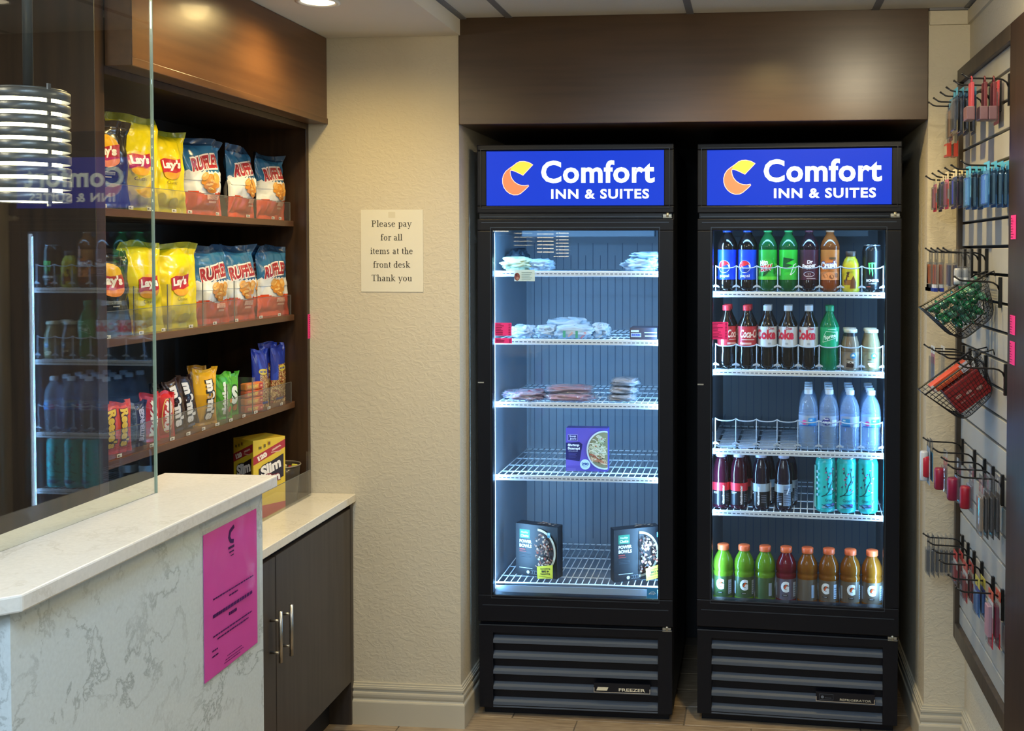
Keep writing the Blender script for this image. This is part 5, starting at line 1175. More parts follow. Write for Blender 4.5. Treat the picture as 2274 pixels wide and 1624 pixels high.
candy('candy_bar', 'red wafer bar pack behind the glass edge on the candy shelf', 329, 0.064, 0.132, 0.018, 49, 'b8222a', d_vert('KitKat', 0.132, 'f0e8e4', None, 0.026, 0.006), 72)
candy('candy_bar', 'red wafer bar pack right of the glass edge on the candy shelf', 362, 0.066, 0.126, 0.018, 51, 'c0242a', lambda d: (d.ell(0.004, 0.060, 0.022, 0.046, 'e0c46a'), d.ell(0.004, 0.060, 0.019, 0.043, 'c0242a'), d.text('KitKat', 0.004, 0.060, w=0.078, h=0.026, col='f2eae6', bold=0.07, rot=PI / 2)), 70)
def d_mm(d): d.outlined("m&m's", 0.0, 0.074, 0.118, 0.032, 'e6e2dc', '14100e', 0.07, 0.17, rot=-PI / 2)
candy('candy_pouch', 'dark brown button candy pouch leaning left, the nearer one', 396, 0.062, 0.150, 0.020, 53, '3c2620', d_mm, 72, roll=-0.20)
candy('candy_pouch', 'dark brown button candy pouch leaning left, beside the yellow pouch', 422, 0.062, 0.150, 0.020, 55, '3a241e', d_mm, 74, roll=-0.20, x=-1.606)
candy('candy_bar', 'small dark pack in the back row behind the brown pouches', 380, 0.050, 0.130, 0.018, 57, '1d1a20', d_vert('Rolo', 0.13, 'c9c6c0', None, 0.02), 76, x=-1.70)
candy('candy_bar', 'small dark pack in the back row behind the red wafer bars', 345, 0.050, 0.126, 0.018, 58, '201c22', None, 76, x=-1.72)
candy('candy_pouch', 'yellow peanut candy pouch on the candy shelf', 452, 0.090, 0.166, 0.034, 59, lambda u, v: 'd9a318' if v > 0.55 else ('c8931a' if v > 0.12 else 'b98a20'), lambda d: d.outlined("m&m's", 0.008, 0.076, 0.118, 0.034, 'e9e4d6', '1d1510', 0.07, 0.18, rot=-PI / 2), 72)
candy('candy_pouch', 'second yellow peanut candy pouch, behind the front one', 436, 0.080, 0.164, 0.030, 61, 'a87a16', None, 78, x=-1.675)
candy('candy_pouch', 'green fruit candy pouch beside the yellow pouch', 494, 0.068, 0.142, 0.026, 63, lambda u, v: '4fae2c' if (u * 3 + v * 4) % 1 > 0.25 else '3a8f2a', lambda d: (d.text('skittles', -0.008, 0.066, w=0.100, h=0.022, col='e9f2e4', bold=0.06, rot=PI / 2), d.ell(0.018, 0.030, 0.010, 0.010, 'c9502a'), d.ell(0.020, 0.055, 0.008, 0.008, 'd9902a')), 74)
candy('candy_pouch', 'green fruit candy pouch, second one next to the chew packs', 511, 0.066, 0.134, 0.024, 65, lambda u, v: '57b434' if v > 0.6 else '3f8f30', lambda d: (d.outlined('S', 0.0, 0.066, 0.030, 0.058, 'e6efe0', '1c4a1c', 0.06, 0.14), d.ell(0.008, 0.026, 0.012, 0.010, 'b0682a')), 78, x=-1.612)
# fruit chew sticks stacked flat
for i in range(4):
    t = thing('chew_stick', ['orange fruit chew stick pack at the bottom of its stack', 'orange fruit chew stick pack, second from the bottom of its stack', 'orange fruit chew stick pack, second from the top of its stack', 'orange fruit chew stick pack on top of its stack'][i], 'candy', (-1.585, shelf_xy(557, -1.585), ZS[2] + 0.0012 + i * 0.0235), math.radians(72), group='stacked fruit chews')
    MB().box(-0.038, 0.038, -0.012, 0.012, 0, 0.0228).build('stick', M('chew_wrap_%d' % (i % 2), ['c9552a', 'd9782a'][i % 2], 0.35), t, bevel=0.004)
    d = Deco(); d.text('STARBURST', -0.008, 0.0115, w=0.046, h=0.010, col='e9c04a', bold=0.07, shear=0.1); d.rect(0.020, 0.003, 0.034, 0.020, 'b0302a'); d.rect(0.023, 0.008, 0.031, 0.014, 'e0a06a'); d.build('stick_print', flatXZ(-0.012), t, PRINT('gloss'))
# nut and trail mix bags
def c_mix(seed):
    def f(u, v):
        if v > 0.66 or (u < 0.28 and v > 0.4): return '24389a' if noise.noise(Vector((u * 5, v * 5, seed))) < 0.2 else '3048b4'
        q = noise.noise(Vector((u * 11, v * 20, seed))); return ['8a6a3a', 'b8945a', 'd2b684', '6d4526', '9a4a34', 'c2a26a'][int((q + 0.5) * 6) % 6]
    return f
def d_mix(d):
    d.ell(0.0, 0.118, 0.020, 0.010, 'd6c24a'); d.text('NUT MIX', 0.0, 0.118, w=0.030, h=0.007, col='24389a', bold=0.05); d.rect(-0.02, 0.010, 0.03, 0.018, '2b4aa8')
candy('nut_bag', 'blue trail mix bag leaning against the chew sticks', 577, 0.070, 0.190, 0.034, 71, c_mix(1), d_mix, 70, lean=0.04, group='blue trail mix bags')
candy('nut_bag', 'blue trail mix bag in the middle of its trio', 594, 0.090, 0.205, 0.034, 73, c_mix(2), d_mix, 76, x=-1.625, group='blue trail mix bags')
candy('nut_bag', 'blue trail mix bag beside the side panel of the candy shelf', 615, 0.085, 0.196, 0.036, 75, c_mix(3), d_mix, 80, group='blue trail mix bags')
candy('nut_bag', 'taller blue trail mix bag behind the trio', 585, 0.09, 0.222, 0.030, 77, c_mix(4), None, 78, x=-1.70, group='blue trail mix bags')

# ------------------------------------------------------------------ meat stick display box and the bowl on the base board
def d_slim(w_, h_, big):
    def f(d):
        d.rect(-w_ / 2, 0, w_ / 2, h_, 'd9b92a'); d.rect(-w_ / 2, 0, w_ / 2, 0.040, 'b5302c')
        d.poly([(-w_ / 2, h_ - 0.080), (w_ / 2, h_ - 0.036), (w_ / 2, h_ - 0.010), (-w_ / 2, h_ - 0.053)], 'a82a2c')
        d.text('120', -w_ * 0.22, h_ - 0.055, w=0.036, h=0.016, col='f0e2cf', bold=0.08, rot=0.38); d.text('ORIGINAL', w_ * 0.22, h_ - 0.034, w=0.036, h=0.006, col='e8c8ae', bold=0.05, rot=0.38); d.rect(w_ * 0.05, h_ - 0.048, w_ * 0.36, h_ - 0.045, 'd9a890')
        d.poly([(-w_ * 0.34, h_ - 0.170), (w_ * 0.44, h_ - 0.130), (w_ * 0.44, h_ - 0.056), (-w_ * 0.34, h_ - 0.094)], '2a1a18')
        d.outlined('Slim', 0.004, h_ - 0.094, 0.076, 0.036, 'efe6da', '1c1414', 0.05, 0.12, skew=0.018, rot=0.12); d.outlined('Jim', 0.010, h_ - 0.132, 0.056, 0.036, 'efe6da', '7c1f1f', 0.05, 0.12, rot=0.12)
        d.rect(-0.040, h_ - 0.030, -0.030, h_ - 0.022, '6a5a1c'); d.rect(-0.022, h_ - 0.026, -0.015, h_ - 0.016, '6a5a1c'); d.rect(-0.006, h_ - 0.020, 0.002, h_ - 0.010, '7a4a1c')
    return f
p = onX(582, 965, -1.615); hh = p.z - 0.7655
t = thing('meat_stick_box', 'tall yellow and red meat stick display box under the candy shelf', 'box', (-1.604, p.y - 0.042, 0.7656), math.radians(60))
bw, bd = 0.118, 0.105
MB().box(-bw / 2, bw / 2, -bd / 2, bd / 2, 0, hh).build('carton', M('box_yellow', 'b59a2c', 0.45), t, bevel=0.0015)
d = Deco(); d_slim(bw, hh, True)(d); d.build('front_print', flatXZ(-bd / 2), t, PRINT('satin'))
def ss(u, v, h): return (-bw / 2 - h, -u, v)
d = Deco(); d_slim(bd, hh, False)(d); d.build('side_print', ss, t, PRINT('satin'))
# snack basket: smoked plastic bowl with small packs
bx, by = -1.580, 3.4085
t = thing('snack_bowl', 'open smoked plastic bowl beside the meat stick box', 'bowl', (bx, by, 0.7658))
MB().lathe([(0.050, 0.0), (0.054, 0.002), (0.060, 0.110), (0.062, 0.140), (0.059, 0.140), (0.057, 0.110), (0.050, 0.006), (0.001, 0.005)], 30, cap=False).build('bowl', M('smoked_plastic', '4a4238', 0.2, trans=0.3), t)
MB().tube([(0.0625 * math.cos(a), 0.0625 * math.sin(a), 0.141) for a in [i * PI / 16 for i in range(32)]], 0.0026, 6, closed=True).build('rim', M('rim_plastic', '8a8070', 0.25), t)
for i, (c, a, l) in enumerate((('c9c23a', 0.5, 'thin yellow snack stick lying in the bowl'), ('b0352c', 2.4, 'red snack pack standing in the bowl'), ('d8cfc0', 1.4, 'white snack pack standing in the bowl'))):
    o = MB().box(-0.010, 0.010, -0.005, 0.005, 0, 0.135).build('snack_stick', M('stick_' + c, c, 0.35), bevel=0.003); o.location = (bx + 0.018 * math.cos(a * 2.2), by + 0.018 * math.sin(a * 2.2), 0.775); o.rotation_euler = (0.22 * math.sin(a), 0.25 * math.cos(a), a); tag(o, l, 'snack')

# ------------------------------------------------------------------ low counter in front of the recess
CZ = 0.793
t = thing('base_cabinet', 'dark base cabinet with two doors and steel bar handles', 'cabinet', (-1.44, 3.1, 0))
ci = Matrix.Translation((1.44, -3.1, 0))
CAB = wood('cabinet_espresso', '403833', '352e2a', 0.42, 2)
def csub(o, p=None): o.parent = p or t; o.matrix_parent_inverse = ci; return o
csub(MB().box(-1.5145, -1.386, 2.36, 3.474, 0.15, CZ - 0.030).build('carcass', M('carcass_dark', '221f1e', 0.6)))
csub(MB().box(-1.5145, -1.366, 3.474, 3.496, 0.0005, CZ - 0.0275).build('end_panel', CAB, bevel=0.001))
csub(MB().box(-1.5145, -1.445, 2.36, 3.474, 0.0005, 0.15).build('toe_kick', M('toe_kick', '15171c', 0.6)))
for (a, b, hy) in ((2.37, 2.905, 2.872), (2.909, 3.4725, 2.942)):
    do = thing_part('door', t); 
    dm = MB().box(-1.385, -1.3665, a, b, 0.150, CZ - 0.046).build('door_leaf', CAB, do, bevel=0.0012); dm.matrix_parent_inverse = ci
    hz0, hz1 = (0.452, 0.600) if hy < 2.9 else (0.446, 0.596)
    hm = MB(); hm.tube([(-1.3365, hy, hz0), (-1.3365, hy, hz1)], 0.0058, 12); hm.tube([(-1.367, hy, hz0 + 0.028), (-1.3365, hy, hz0 + 0.028)], 0.004, 10); hm.tube([(-1.367, hy, hz1 - 0.028), (-1.3365, hy, hz1 - 0.028)], 0.004, 10)
    o = hm.build('handle', M('brushed_steel', 'b9b6b0', 0.28, 1.0), do); o.matrix_parent_inverse = ci
ct = MB().box(-1.5145, -1.3555, 2.345, 3.4985, CZ - 0.0265, CZ).build('counter_top', quartz('cream_quartz', 'dcd6c6', 'cdc6b5'), bevel=0.002); tag(ct, 'low cream quartz worktop in front of the snack shelves', 'worktop')
# clear tray at the back of the low counter
t = thing('acrylic_tray', 'clear acrylic tray on the low worktop below the snack shelves', 'tray', (-1.4985, 3.30, CZ + 0.0006))
TY0, TY1 = -0.30, 0.155
for nm, bxs in (('tray_front', (0.0, 0.002, TY0, TY1, 0, 0.088)), ('tray_end', (-0.014, 0.0, TY1, TY1 + 0.002, 0, 0.150)), ('tray_floor', (-0.014, 0.0, TY0, TY1, 0, 0.002))): MB().box(*bxs).build(nm, ACR, t)
MB().box(-0.0002, 0.0022, TY0, TY1, 0.088, 0.0892).build('tray_edge', ACRE, t)
# ================================================================== slatwall with hooks on the right wall
XW = 0.660                                     # face of the slats
sw = thing('slatwall_panel', 'pale grooved slatwall panel in a dark wood frame on the right wall', 'display panel', (XR, 3.0, 0.0))
swi = Matrix.Translation((-XR, -3.0, 0.0))
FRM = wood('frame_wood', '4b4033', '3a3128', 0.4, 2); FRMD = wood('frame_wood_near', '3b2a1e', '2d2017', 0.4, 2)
def wsub(o): o.parent = sw; o.matrix_parent_inverse = swi; return o
SY0, SY1 = 2.768, 3.440
wsub(MB().box(0.645, XR - 0.0005, SY1, 3.466, 0.385, 2.203).build('frame_stile', FRM, bevel=0.002))
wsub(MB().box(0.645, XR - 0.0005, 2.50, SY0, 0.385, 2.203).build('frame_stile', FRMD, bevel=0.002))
wsub(MB().box(0.645, XR - 0.0005, SY0, SY1, 2.160, 2.203).build('frame_rail', FRM, bevel=0.002))
wsub(MB().box(0.645, XR - 0.0005, SY0, SY1, 0.385, 0.436).build('frame_rail', FRM, bevel=0.002))
wsub(MB().box(0.684, XR - 0.0005, SY0, SY1, 0.436, 2.160).build('groove_backing', M('groove_dark', '1b1c1e', 0.7)))
SLOT = [2.098 - 0.0765 * k for k in range(22)]
SLAT = M('slat_melamine', 'a3a39e', 0.45)
edges = [2.160 + 0.004] + SLOT + [0.436 - 0.004]
for k in range(len(edges) - 1):
    hi, lo = edges[k] - 0.0042, edges[k + 1] + 0.0042
    if hi - lo < 0.006: continue
    wsub(MB().box(XW, 0.683, SY0 + 0.0005, SY1 - 0.0005, lo, hi).build('slat', SLAT, bevel=0.001, seg=1))
def strip_on_stile(label, z, h_): strip(label, (0.6442, 2.7105, z), -PI / 2, 0.050, h_)
strip_on_stile('pink price strip on the slatwall frame, highest of three', 1.686, 0.060)
strip_on_stile('pink price strip on the slatwall frame, middle of three', 1.442, 0.048)
strip_on_stile('pink price strip on the slatwall frame, lowest of three', 1.372, 0.058)
HK = M('black_hook_wire', '0c0c0e', 0.35)
def make_hook():
    t = thing('display_hook', '', 'hook')
    MB().box(-0.008, -0.0006, -0.0065, 0.0065, -0.070, 0.012).build('back_plate', HK, t)
    pts = [(-0.007, 0, -0.022), (-0.012, 0, -0.010), (-0.022, 0, -0.003), (-0.035, 0, 0), (-0.070, 0, 0.001), (-0.102, 0, 0.002), (-0.110, 0, 0.004), (-0.124, 0, 0.0135)]
    MB().tube(pts, 0.0024, 8).build('peg', HK, t)
    MB().lathe([(0.0005, -0.0032), (0.0026, -0.002), (0.0034, 0), (0.0026, 0.002), (0.0005, 0.0032)], 10, (-0.124, 0, 0.0135)).build('tip', HK, t)
    return t
hook0 = make_hook(); hused = {}
ROWS = {'T': (2.0715, [2.814, 2.926, 3.039, 3.133, 3.248, 3.338]), 'U': (1.8475, [2.817, 2.955, 3.051, 3.160, 3.262, 3.379]), 'V': (1.622, [3.069, 3.165, 3.276, 3.377]), 'B': (1.545, [2.90]), 'C': (1.3195, [3.07, 3.19, 3.29, 3.39]), 'G': (1.3195, [2.83]), 'D': (1.0245, [2.855, 2.966, 3.072, 3.209, 3.394]), 'E': (0.7235, [2.842, 2.953, 3.095, 3.203, 3.293, 3.380])}
RN = {'T': 'top row', 'U': 'second row', 'V': 'third row', 'B': 'hook above the green candy basket', 'C': 'row above the red box basket', 'G': 'hook beside the red box basket', 'D': 'fifth row', 'E': 'lowest row'}
for r, (z, ys) in ROWS.items():
    for i, y in enumerate(ys):
        lb = ('black display hook, %s from the near frame, %s' % (ORD[i], RN[r])) if len(ys) > 1 else 'black display hook, the single %s' % RN[r].replace('hook ', 'one ')
        place(hook0, hused, (XW, y, z), 0, lb, 'black slatwall hooks')

# ------------------------------------------------------------------ hanging goods: cards with blisters, facing the aisle (-x)
BLI = glassy('blister_clear', (0.88, 0.90, 0.93), 1.45, 0.06, (0.7, 0.74, 0.8)); BLIB = glassy('blister_blue', (0.45, 0.68, 0.90), 1.45, 0.22, (0.30, 0.58, 0.86))
def hang(label, row, hi, px, w_, h_, cols, name='blister_pack', bl=BLI, goods=None, drop=0.012, t_=0.009, tab='card', tint=None, swing=0.0):
    z, ys = ROWS[row]; y = ys[hi]
    p = onY(px, 500, y); x = min(max(p.x, 0.552), XW - 0.012)
    t = thing(name, label, 'hanging pack', (x, y, z), swing, 'goods hanging on the slatwall')
    top = 0.010; bot = -h_ + top
    # header tab with its slot round the peg
    hb = MB(); tw = w_ * (0.55 if tab == 'narrow' else 1.0)
    hb.box(-0.0006, 0.0006, -tw / 2, -0.006, -drop, top); hb.box(-0.0006, 0.0006, 0.006, tw / 2, -drop, top); hb.box(-0.0006, 0.0006, -0.006, 0.006, 0.0032, top)
    hb.build('header_tab', M('tab_' + cols[0], cols[0], 0.4) if cols[0] != 'clear' else BLI, t)
    bd = MB(); n = len(cols) - 1; zz = -drop
    if cols[1] == 'clear':
        bd.box(-0.0006, 0.0006, -w_ / 2, w_ / 2, bot, -drop); bd.build('card', BLI, t)
    else:
        for i in range(n):
            z1 = -drop + (bot + drop) * (i + 1) / n; bd.box(-0.0006, 0.0006, -w_ / 2, w_ / 2, z1, zz, 0, cols[i + 1]); zz = z1
        bd.build('card', PRINT('satin'), t)
    if bl:
        q = MB().box(-t_, -0.0007, -w_ * 0.42, w_ * 0.42, bot + 0.006, -drop - 0.008); q.build('blister', bl, t, bevel=0.003)
    if goods:
        g = MB(); goods(g, w_, bot, -drop); g.build('contents', PRINT('gloss'), t)
    return t
def g_bar(c, a=0.30, b0=0.012, tk=0.0065): return lambda g, w_, b, tp: g.box(-tk, -0.0012, -w_ * a, w_ * a, b + b0, tp - 0.014, 0, c)
def g_tube(c, c2=None, r=0.012):
    def f(g, w_, b, tp):
        g.lathe([(r * 0.8, b + 0.010), (r, b + 0.014), (r, tp - 0.020), (r * 0.8, tp - 0.014)], 14, (-r - 0.001, 0, 0), 0, c)
        if c2: g.lathe([(r * 1.03, b + 0.012), (r * 1.03, b + 0.030)], 14, (-r - 0.001, 0, 0), 0, c2)
    return f
def g_brush(c):
    def f(g, w_, b, tp):
        L_ = tp - b
        g.prism([(-0.011, b + 0.024), (0.011, b + 0.024), (0.006, b + L_ * 0.78), (0.003, tp - 0.016), (-0.003, tp - 0.016), (-0.006, b + L_ * 0.78)], -0.010, -0.002, 0, c, T=lambda u, v, h: (h, u, v))
        g.box(-0.011, -0.0015, -0.012, 0.012, b + 0.012, b + 0.022, 0, 'e4e6ea'); g.box(-0.0115, -0.0012, -w_ * 0.45, w_ * 0.45, b + 0.001, b + 0.012, 0, '24348c')
    return f
# top row: lanyard style items, blue packs, boxed packs
def lanyard(label, hi, px, c):
    z, ys = ROWS['T']; y = ys[hi]; x = min(onY(px, 220, y).x, XW - 0.02)
    t = thing('luggage_strap', label, 'hanging pack', (x, y, z), 0, 'goods hanging on the slatwall')
    MB().tube([(0, -0.007, -0.012), (0, -0.006, 0.001), (0, 0, 0.006), (0, 0.006, 0.001), (0, 0.007, -0.012)], 0.0022, 6).build('loop', M('loop_' + c, c, 0.45), t)
    MB().box(-0.0045, 0.0045, -0.017, 0.017, -0.075, -0.010).build('strap_card', M('strap_' + c, c, 0.4), t, bevel=0.002)
    MB().box(-0.016, 0.006, -0.022, 0.022, -0.108, -0.072).build('box', M('lanyard_box', '6d5058', 0.4), t, bevel=0.003)
    return t
lanyard('pink strapped item hanging free on the nearest hook of the top row', 0, 2157, 'a83c48'); lanyard('dark red strapped item, second on the nearest hook of the top row', 0, 2186, '5e1c26'); lanyard('dark red strapped item, third on the nearest hook of the top row', 0, 2206, '64202a')
hang('pink card pack on the second hook of the top row', 'T', 1, 2218, 0.060, 0.115, ['c4404c', 'a8525c', '6a3a48'])
BLUE = ['3d8fb8', '2a4f78', '1c3454', '6d7078']
for i, px in enumerate((2120, 2133, 2146, 2160)): hang('blue blister pack, %s from the aisle on the third hook of the top row' % ORD[i], 'T', 2, px, 0.062, 0.125 + 0.004 * (i % 2), ['3f8ab4', '1e3858', '1a2c4a', '6a6450'], bl=BLI, goods=g_bar('1c2c48'))
for i, px in enumerate((2118, 2130, 2142)): hang('dark blister pack, %s from the aisle on the fourth hook of the top row' % ORD[i], 'T', 3, px, 0.060, 0.120, ['2f4560', '203048', '2a2c38', '58534a'], goods=g_bar('15202e'))
hang('clear and yellow pack on the fifth hook of the top row', 'T', 4, 2110, 0.060, 0.125, ['5f9cc0', '5a7896', 'c9b27a', '6a4a40'], goods=g_bar('8a6a50'))
for i, px in enumerate((2107, 2122)): hang('pack with a red boxed foot, %s on the farthest hook of the top row' % ORD[i], 'T', 5, px, 0.058, 0.165, ['38506c', '2c3c58', '3a3a48', 'b03a34'], goods=lambda g, w_, b, tp: (g.box(-0.012, -0.001, -w_ * 0.45, w_ * 0.45, b, b + 0.040, 0, 'b8483c'), g.box(-0.0126, -0.012, -w_ * 0.36, w_ * 0.36, b + 0.006, b + 0.034, 0, 'b9b294')))
# second row
for i, px in enumerate((2190, 2206, 2220, 2234)): hang('bright blue pack, %s from the aisle on the nearest hook of the second row' % ORD[i], 'U', 0, px, 0.066, 0.118, ['55b4e0', '3f7ea8' if i == 0 else '1f4468', '5a94bc' if i == 0 else '16304e', '2a5a90'], bl=BLIB, goods=g_bar('a9c4dc' if i == 0 else '142438'))
for i, px in enumerate((2150, 2164, 2177)): hang('bright blue pack, %s from the aisle on the second hook of the second row' % ORD[i], 'U', 1, px, 0.066, 0.118, ['49a8d4', '4f8cb0' if i == 0 else '1c3c60', '6da6c4' if i == 0 else '152c48', '28507c'], bl=BLIB, goods=g_bar('9fc0d4' if i == 0 else '132236'))
for i, px in enumerate((2120, 2133, 2146)): hang('dark pack, %s from the aisle on the third hook of the second row' % ORD[i], 'U', 2, px, 0.060, 0.110, ['c8bf96', '2a3448', '1e2436', '3a2c34'], goods=g_bar('1a2030'))
for i, px in enumerate((2102, 2116)): hang('red and white pack, %s on the fourth hook of the second row' % ORD[i], 'U', 3, px, 0.056, 0.108, ['c9bf98', ['b8606a', '9aa0b0', 'b0323a'][0], '7a8494', 'a62e38'] if i == 0 else ['c9bf98', '4a5a70', '34425a', '3c2a38'], goods=g_bar('8a4048' if i == 0 else '28364a'))
for i, px in enumerate((2092, 2102)): hang('dark card pack, %s on the fifth hook of the second row' % ORD[i], 'U', 4, px, 0.056, 0.104, ['c9bf98', '2c3040', '242838', '4a2a34'], goods=g_bar('20242f'))
for i, px in enumerate((2076, 2088)): hang('red white and blue pack, first on the farthest hook of the second row' if i == 0 else 'dark pack, second on the farthest hook of the second row', 'U', 5, px, 0.056, 0.108, ['c4bc96', 'a86a70', '5a6a84', 'b02c34'] if i == 0 else ['c4bc96', '2a2c4a', '2a2c44', '2c2438'], goods=g_bar('94505a' if i == 0 else '24264a'))
# third row: brushes and sewing kits
for i, px in enumerate((2044, 2056)): hang('clear pack with an orange toothbrush, %s on the farthest hook of the third row' % ORD[i], 'V', 3, px, 0.070, 0.130, ['clear', 'clear'], 'brush_pack', BLI, g_brush('e0762e'), drop=0.020)
for i, px in enumerate((2078, 2094)): hang('clear pack with a dark orange toothbrush, %s on the third hook of the third row' % ORD[i], 'V', 2, px, 0.066, 0.128, ['clear', 'clear'], 'brush_pack', BLI, g_brush('8a4a34'), drop=0.020)
for i, px in enumerate((2110, 2124)): hang('clear pack with dark blue goods, %s on the second hook of the third row' % ORD[i], 'V', 1, px, 0.060, 0.118, ['clear', 'clear'], 'grooming_pack', BLI, g_bar('34385a'), drop=0.022)
for i, px in enumerate((2136, 2152)): hang('clear pack with a small white bottle, %s on the nearest hook of the third row' % ORD[i], 'V', 0, px, 0.058, 0.110, ['clear', 'clear'], 'grooming_pack', BLI, g_tube('9a9ea4', 'c9ccd0', 0.010), drop=0.030)
for i, px in enumerate((2074, 2096)): hang('pale clear pack with a pink edge, %s behind the red box basket' % ORD[i], 'C', 3, px, 0.064, 0.120, ['c9cac6', 'clear'] if i else ['c9cac6', 'a8727c', '8a8f98', '9aa0a8'], 'grooming_pack', BLI, None, drop=0.014)
# fifth row: razors and combs
hang('silver foil tube pack at the far end of the fifth row', 'D', 4, 2044, 0.060, 0.142, ['clear', '8f98a4', 'b4bac2', 'a0a7b0'], 'razor_pack', None, g_tube('c3c8ce', None, 0.013), drop=0.014)
hang('red tube in a clear pack on the farthest hook of the fifth row', 'D', 4, 2072, 0.062, 0.130, ['clear', '5aa8d8', '4a98cc', '3a88c0'], 'razor_pack', BLI, g_tube('b01c34', None, 0.016), drop=0.030)
hang('red tube in a clear pack on the fourth hook of the fifth row', 'D', 3, 2104, 0.064, 0.128, ['clear', 'clear'], 'razor_pack', BLI, g_tube('8c1a38', None, 0.016), drop=0.030)
hang('red tube in a clear pack on the middle hook of the fifth row', 'D', 2, 2134, 0.064, 0.128, ['clear', 'clear'], 'razor_pack', BLI, g_tube('80163a', None, 0.016), drop=0.030)
hang('red tube in a clear pack on the second hook of the fifth row', 'D', 1, 2162, 0.064, 0.126, ['clear', 'clear'], 'razor_pack', BLI, g_tube('94162c', None, 0.015), drop=0.030)
for i, px in enumerate((2184, 2196, 2208, 2221)): hang('slim grey comb pack, %s from the aisle on the nearest hook of the fifth row' % ORD[i], 'D', 0, px, 0.052, 0.165, ['clear', '8a8078' if i == 0 else '5a5654', '8a7a6c' if i == 0 else '4c4846'], 'comb_pack', BLI, g_bar('94826e' if i == 0 else '504a48', 0.40, 0.02), drop=0.036)
# lowest row
for i, px in enumerate((2068, 2078, 2088, 2098, 2108, 2119)): hang('thin clear pen pack, %s from the aisle on the farthest hook of the lowest row' % ORD[i], 'E', 5, px, 0.056, 0.128, ['clear', 'clear'], 'pen_pack', BLI, g_bar('4a4e54', 0.12, 0.012, 0.006), drop=0.024)
for i, px in enumerate((2128, 2140)): hang('red and white small pack, %s on the fourth hook of the lowest row' % ORD[i], 'E', 3, px, 0.060, 0.098, ['a83a34', 'a8a49c', '8c2e2e', '5a4a48'], 'lighter_pack', BLI, g_bar('942a28', 0.2), drop=0.016)
for i, px in enumerate((2150, 2163)): hang('red and grey small pack, %s on the third hook of the lowest row' % ORD[i], 'E', 2, px, 0.062, 0.112, ['a84a40', 'aaa8a2', '7a3028', '983028'], 'lighter_pack', BLI, g_bar('8a2c24', 0.2), drop=0.016)
for i, px in enumerate((2178, 2190)): hang('blue pack with a yellow corner, %s on the second hook of the lowest row' % ORD[i], 'E', 1, px, 0.058, 0.105, ['b4aa4a', '3c4480', '34588c', '3a6aa0'], 'lighter_pack', BLI, g_bar('4a74a8', 0.36), drop=0.018)
for i, px in enumerate((2208, 2224)): hang('white and pink lip balm pack, %s on the nearest hook of the lowest row' % ORD[i], 'E', 0, px, 0.054, 0.150, ['b8543e', 'b4b6b8', 'a87884', 'b8303c'], 'balm_pack', BLI, g_bar('b08a98' if i == 0 else '7a2c40', 0.34, 0.03, 0.012), drop=0.016)

# ------------------------------------------------------------------ wire mesh baskets
def basket(label, Q, y0, y1):
    """Q = the four corners of the end face in (x, z): rim front, rim back, lower back, lower front"""
    t = thing('mesh_basket', label, 'basket', (0, 0, 0)); t.location = (Q[2][0], (y0 + y1) / 2, Q[2][1])
    inv = Matrix.Translation(-t.location)
    def corner(c, a, b, r=0.030):
        A = Vector(a); B = Vector(b); C = Vector(c); u = (A - C).normalized() * r; v = (B - C).normalized() * r
        return [C + u * (1 - s) ** 2 + v * s ** 2 for s in (0, 0.25, 0.5, 0.75, 1)]
    outline = [Vector(Q[0])] + [Vector(Q[1])] + corner(Q[2], Q[1], Q[3]) + corner(Q[3], Q[2], Q[0])
    rim = MB(); rim.tube([(Q[0][0], y0, Q[0][1]), (Q[1][0], y0, Q[1][1]), (Q[1][0], y1, Q[1][1]), (Q[0][0], y1, Q[0][1])], 0.0026, 8, closed=True)
    o = rim.build('rim_wire', HK, t); o.matrix_parent_inverse = inv
    fr = MB()
    for y in (y0, y1): fr.tube([(p.x, y, p.y) for p in outline], 0.0018, 6, closed=True)
    o = fr.build('frame_wire', HK, t); o.matrix_parent_inverse = inv
    ms = MB()
    a, b, c, d = [Vector(q) for q in Q]
    def P(u, v): return (a * (1 - u) + b * u) * (1 - v) + (d * (1 - u) + c * u) * v
    for y in (y0, y1):
        for i in range(1, 15):
            u = i / 15; e = 0.03 if 0.15 < u < 0.85 else 0.13
            ms.tube([(P(u, 0).x, y, P(u, 0).y), (P(u, 1 - e).x, y, P(u, 1 - e).y)], 0.0007, 4)
        for i in range(1, 10):
            v = i / 10; e = 0.02 if v < 0.75 else 0.08
            ms.tube([(P(e, v).x, y, P(e, v).y), (P(1 - e, v).x, y, P(1 - e, v).y)], 0.0007, 4)
    n = len(outline)
    path = outline[1:] + [outline[0]]                     # back, bottom, front strip
    for i in range(1, 9):
        y = y0 + (y1 - y0) * i / 9; ms.tube([(p.x, y, p.y) for p in path], 0.0007, 4)
    L_ = [0]
    for i in range(len(path) - 1): L_.append(L_[-1] + (path[i + 1] - path[i]).length)
    k = 30
    for i in range(1, k):
        s = L_[-1] * i / k; j = max(q for q in range(len(L_) - 1) if L_[q] <= s); f = (s - L_[j]) / (L_[j + 1] - L_[j]); p = path[j] * (1 - f) + path[j + 1] * f
        ms.tube([(p.x, y0, p.y), (p.x, y1, p.y)], 0.0007, 4)
    o = ms.build('wire_mesh', HK, t); o.matrix_parent_inverse = inv
    hk = MB()
    for y in (y0 + 0.02, y1 - 0.02): hk.tube([(Q[1][0], y, Q[1][1]), (XW - 0.004, y, Q[1][1] + 0.010), (XW - 0.001, y, Q[1][1] - 0.004)], 0.0022, 6)
    o = hk.build('hanger', HK, t); o.matrix_parent_inverse = inv
    return P
Q1 = [(0.470, 1.466), (0.630, 1.562), (0.6555, 1.452), (0.566, 1.378)]
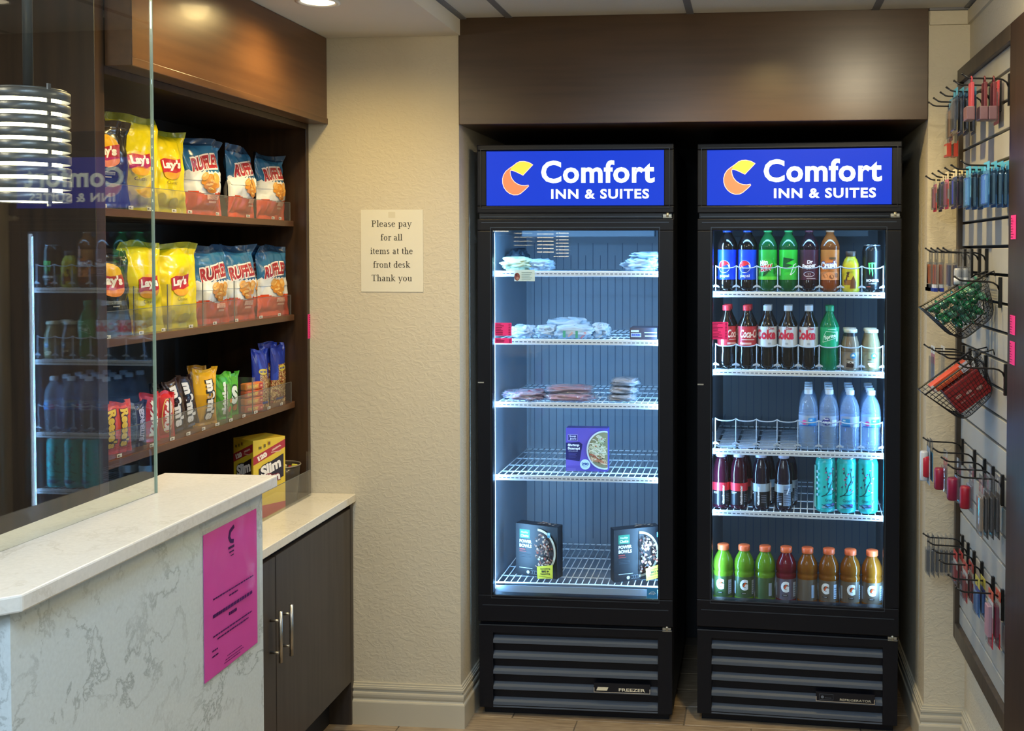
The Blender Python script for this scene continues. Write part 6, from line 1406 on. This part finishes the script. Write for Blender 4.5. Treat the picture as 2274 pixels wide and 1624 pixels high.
Q2 = [(0.470, 1.232), (0.618, 1.346), (0.6555, 1.238), (0.574, 1.160)]
P1 = basket('black mesh basket tipped forward, filled with green wrapped mints', Q1, 2.955, 3.075)
P2 = basket('black mesh basket tipped forward, holding red and orange boxes', Q2, 2.955, 3.075)
GW = [M('mint_wrap_%d' % i, c, 0.16, spec=0.7) for i, c in enumerate(('0f5a3a', '1c7048', '2c5f4c', '4f8a72'))]
mint = None; rn = random.Random(21); mint0 = []
for gi in range(4):
    t = thing('wrapped_mint', '', 'candy')
    def f(u, v):
        a = 2 * PI * u; b = PI * (v - 0.5); k = 1 + 0.22 * noise.noise(Vector((math.cos(a) * 2 + gi, math.sin(a) * 2, math.sin(b) * 2)))
        return (0.0135 * math.cos(a) * math.cos(b) * k, 0.0110 * math.sin(a) * math.cos(b) * k, 0.0095 * math.sin(b) * k)
    MB().grid(f, 10, 7).build('wrapper', GW[gi], t)
    for s in (-1, 1): MB().add([(s * 0.011, 0, 0), (s * 0.022, -0.006, 0.004), (s * 0.023, 0.0, -0.004), (s * 0.021, 0.006, 0.003)], [(0, 1, 2), (0, 2, 3)]).build('twist_end', GW[(gi + 1) % 4], t)
    mint0.append(t)
mu = {}; k = 0
for iu in range(6):
    for iv in range(3):
        for iy in range(3):
            u = 0.13 + iu * 0.148; v = 0.16 + iv * 0.27
            if v > 0.62 and (u < 0.2 or u > 0.8): continue
            p = P1(u, v); y = 2.976 + iy * 0.0385
            o = place(mint0[(k * 7 + iy) % 4], mu, (p.x + rn.uniform(-0.003, 0.003), y, p.y + rn.uniform(-0.003, 0.003)), 0, 'green twist-wrapped mint heaped in the upper mesh basket', 'green wrapped mints in the upper basket')
            o.rotation_euler = (rn.uniform(0, 3), rn.uniform(0, 3), rn.uniform(0, 3)); k += 1
# boxes in the lower basket, lying on its slope
ang = math.atan2(Q2[1][1] - Q2[0][1], Q2[1][0] - Q2[0][0])
def tilted(name, label, u, v, y, dims, col, deco):
    p = P2(u, v); t = thing(name, label, 'box', (p.x, y, p.y), 0, ry=-ang)
    w_, d_, h_ = dims
    MB().box(-w_ / 2, w_ / 2, -d_ / 2, d_ / 2, -h_ / 2, h_ / 2).build('carton', M('basket_box_' + col, col, 0.4), t, bevel=0.0015)
    d = Deco(); deco(d, w_, h_); d.build('carton_print', flatXZ(-d_ / 2), t, PRINT('satin'))
def d_red(d, w_, h_):
    for q in range(3): d.stroke([(-w_ / 2 + 0.004, -h_ / 2 + 0.012 + q * 0.020), (w_ / 2 - 0.004, -h_ / 2 + 0.012 + q * 0.020)], 0.0012, '4a1414'); d.ell(-0.030 + q * 0.030, 0.004 - 0.006 * q, 0.010, 0.004, 'b08a80'); d.rect(-0.036 + q * 0.03, -0.016, -0.022 + q * 0.03, -0.013, 'a07068')
def d_ora(d, w_, h_): d.rect(w_ * 0.28, -h_ / 2, w_ / 2, h_ / 2, 'b9b6c0'); d.rect(-w_ / 2, -h_ / 2, -w_ / 2 + 0.008, h_ / 2, 'c9c6c0'); d.rect(-w_ / 2 + 0.012, -0.002, w_ * 0.25, 0.001, 'e0905a')
tilted('tablet_box', 'dark red medicine box lying in the lower mesh basket', 0.54, 0.56, 2.985, (0.110, 0.045, 0.074), '8a1c1c', d_red)
tilted('tablet_box', 'orange and white medicine box resting on top in the lower mesh basket', 0.46, 0.06, 3.000, (0.120, 0.050, 0.024), 'c8481c', d_ora)
tilted('tablet_box', 'second dark red medicine box at the back of the lower mesh basket', 0.54, 0.54, 3.040, (0.108, 0.045, 0.072), '7c1a1c', d_red)
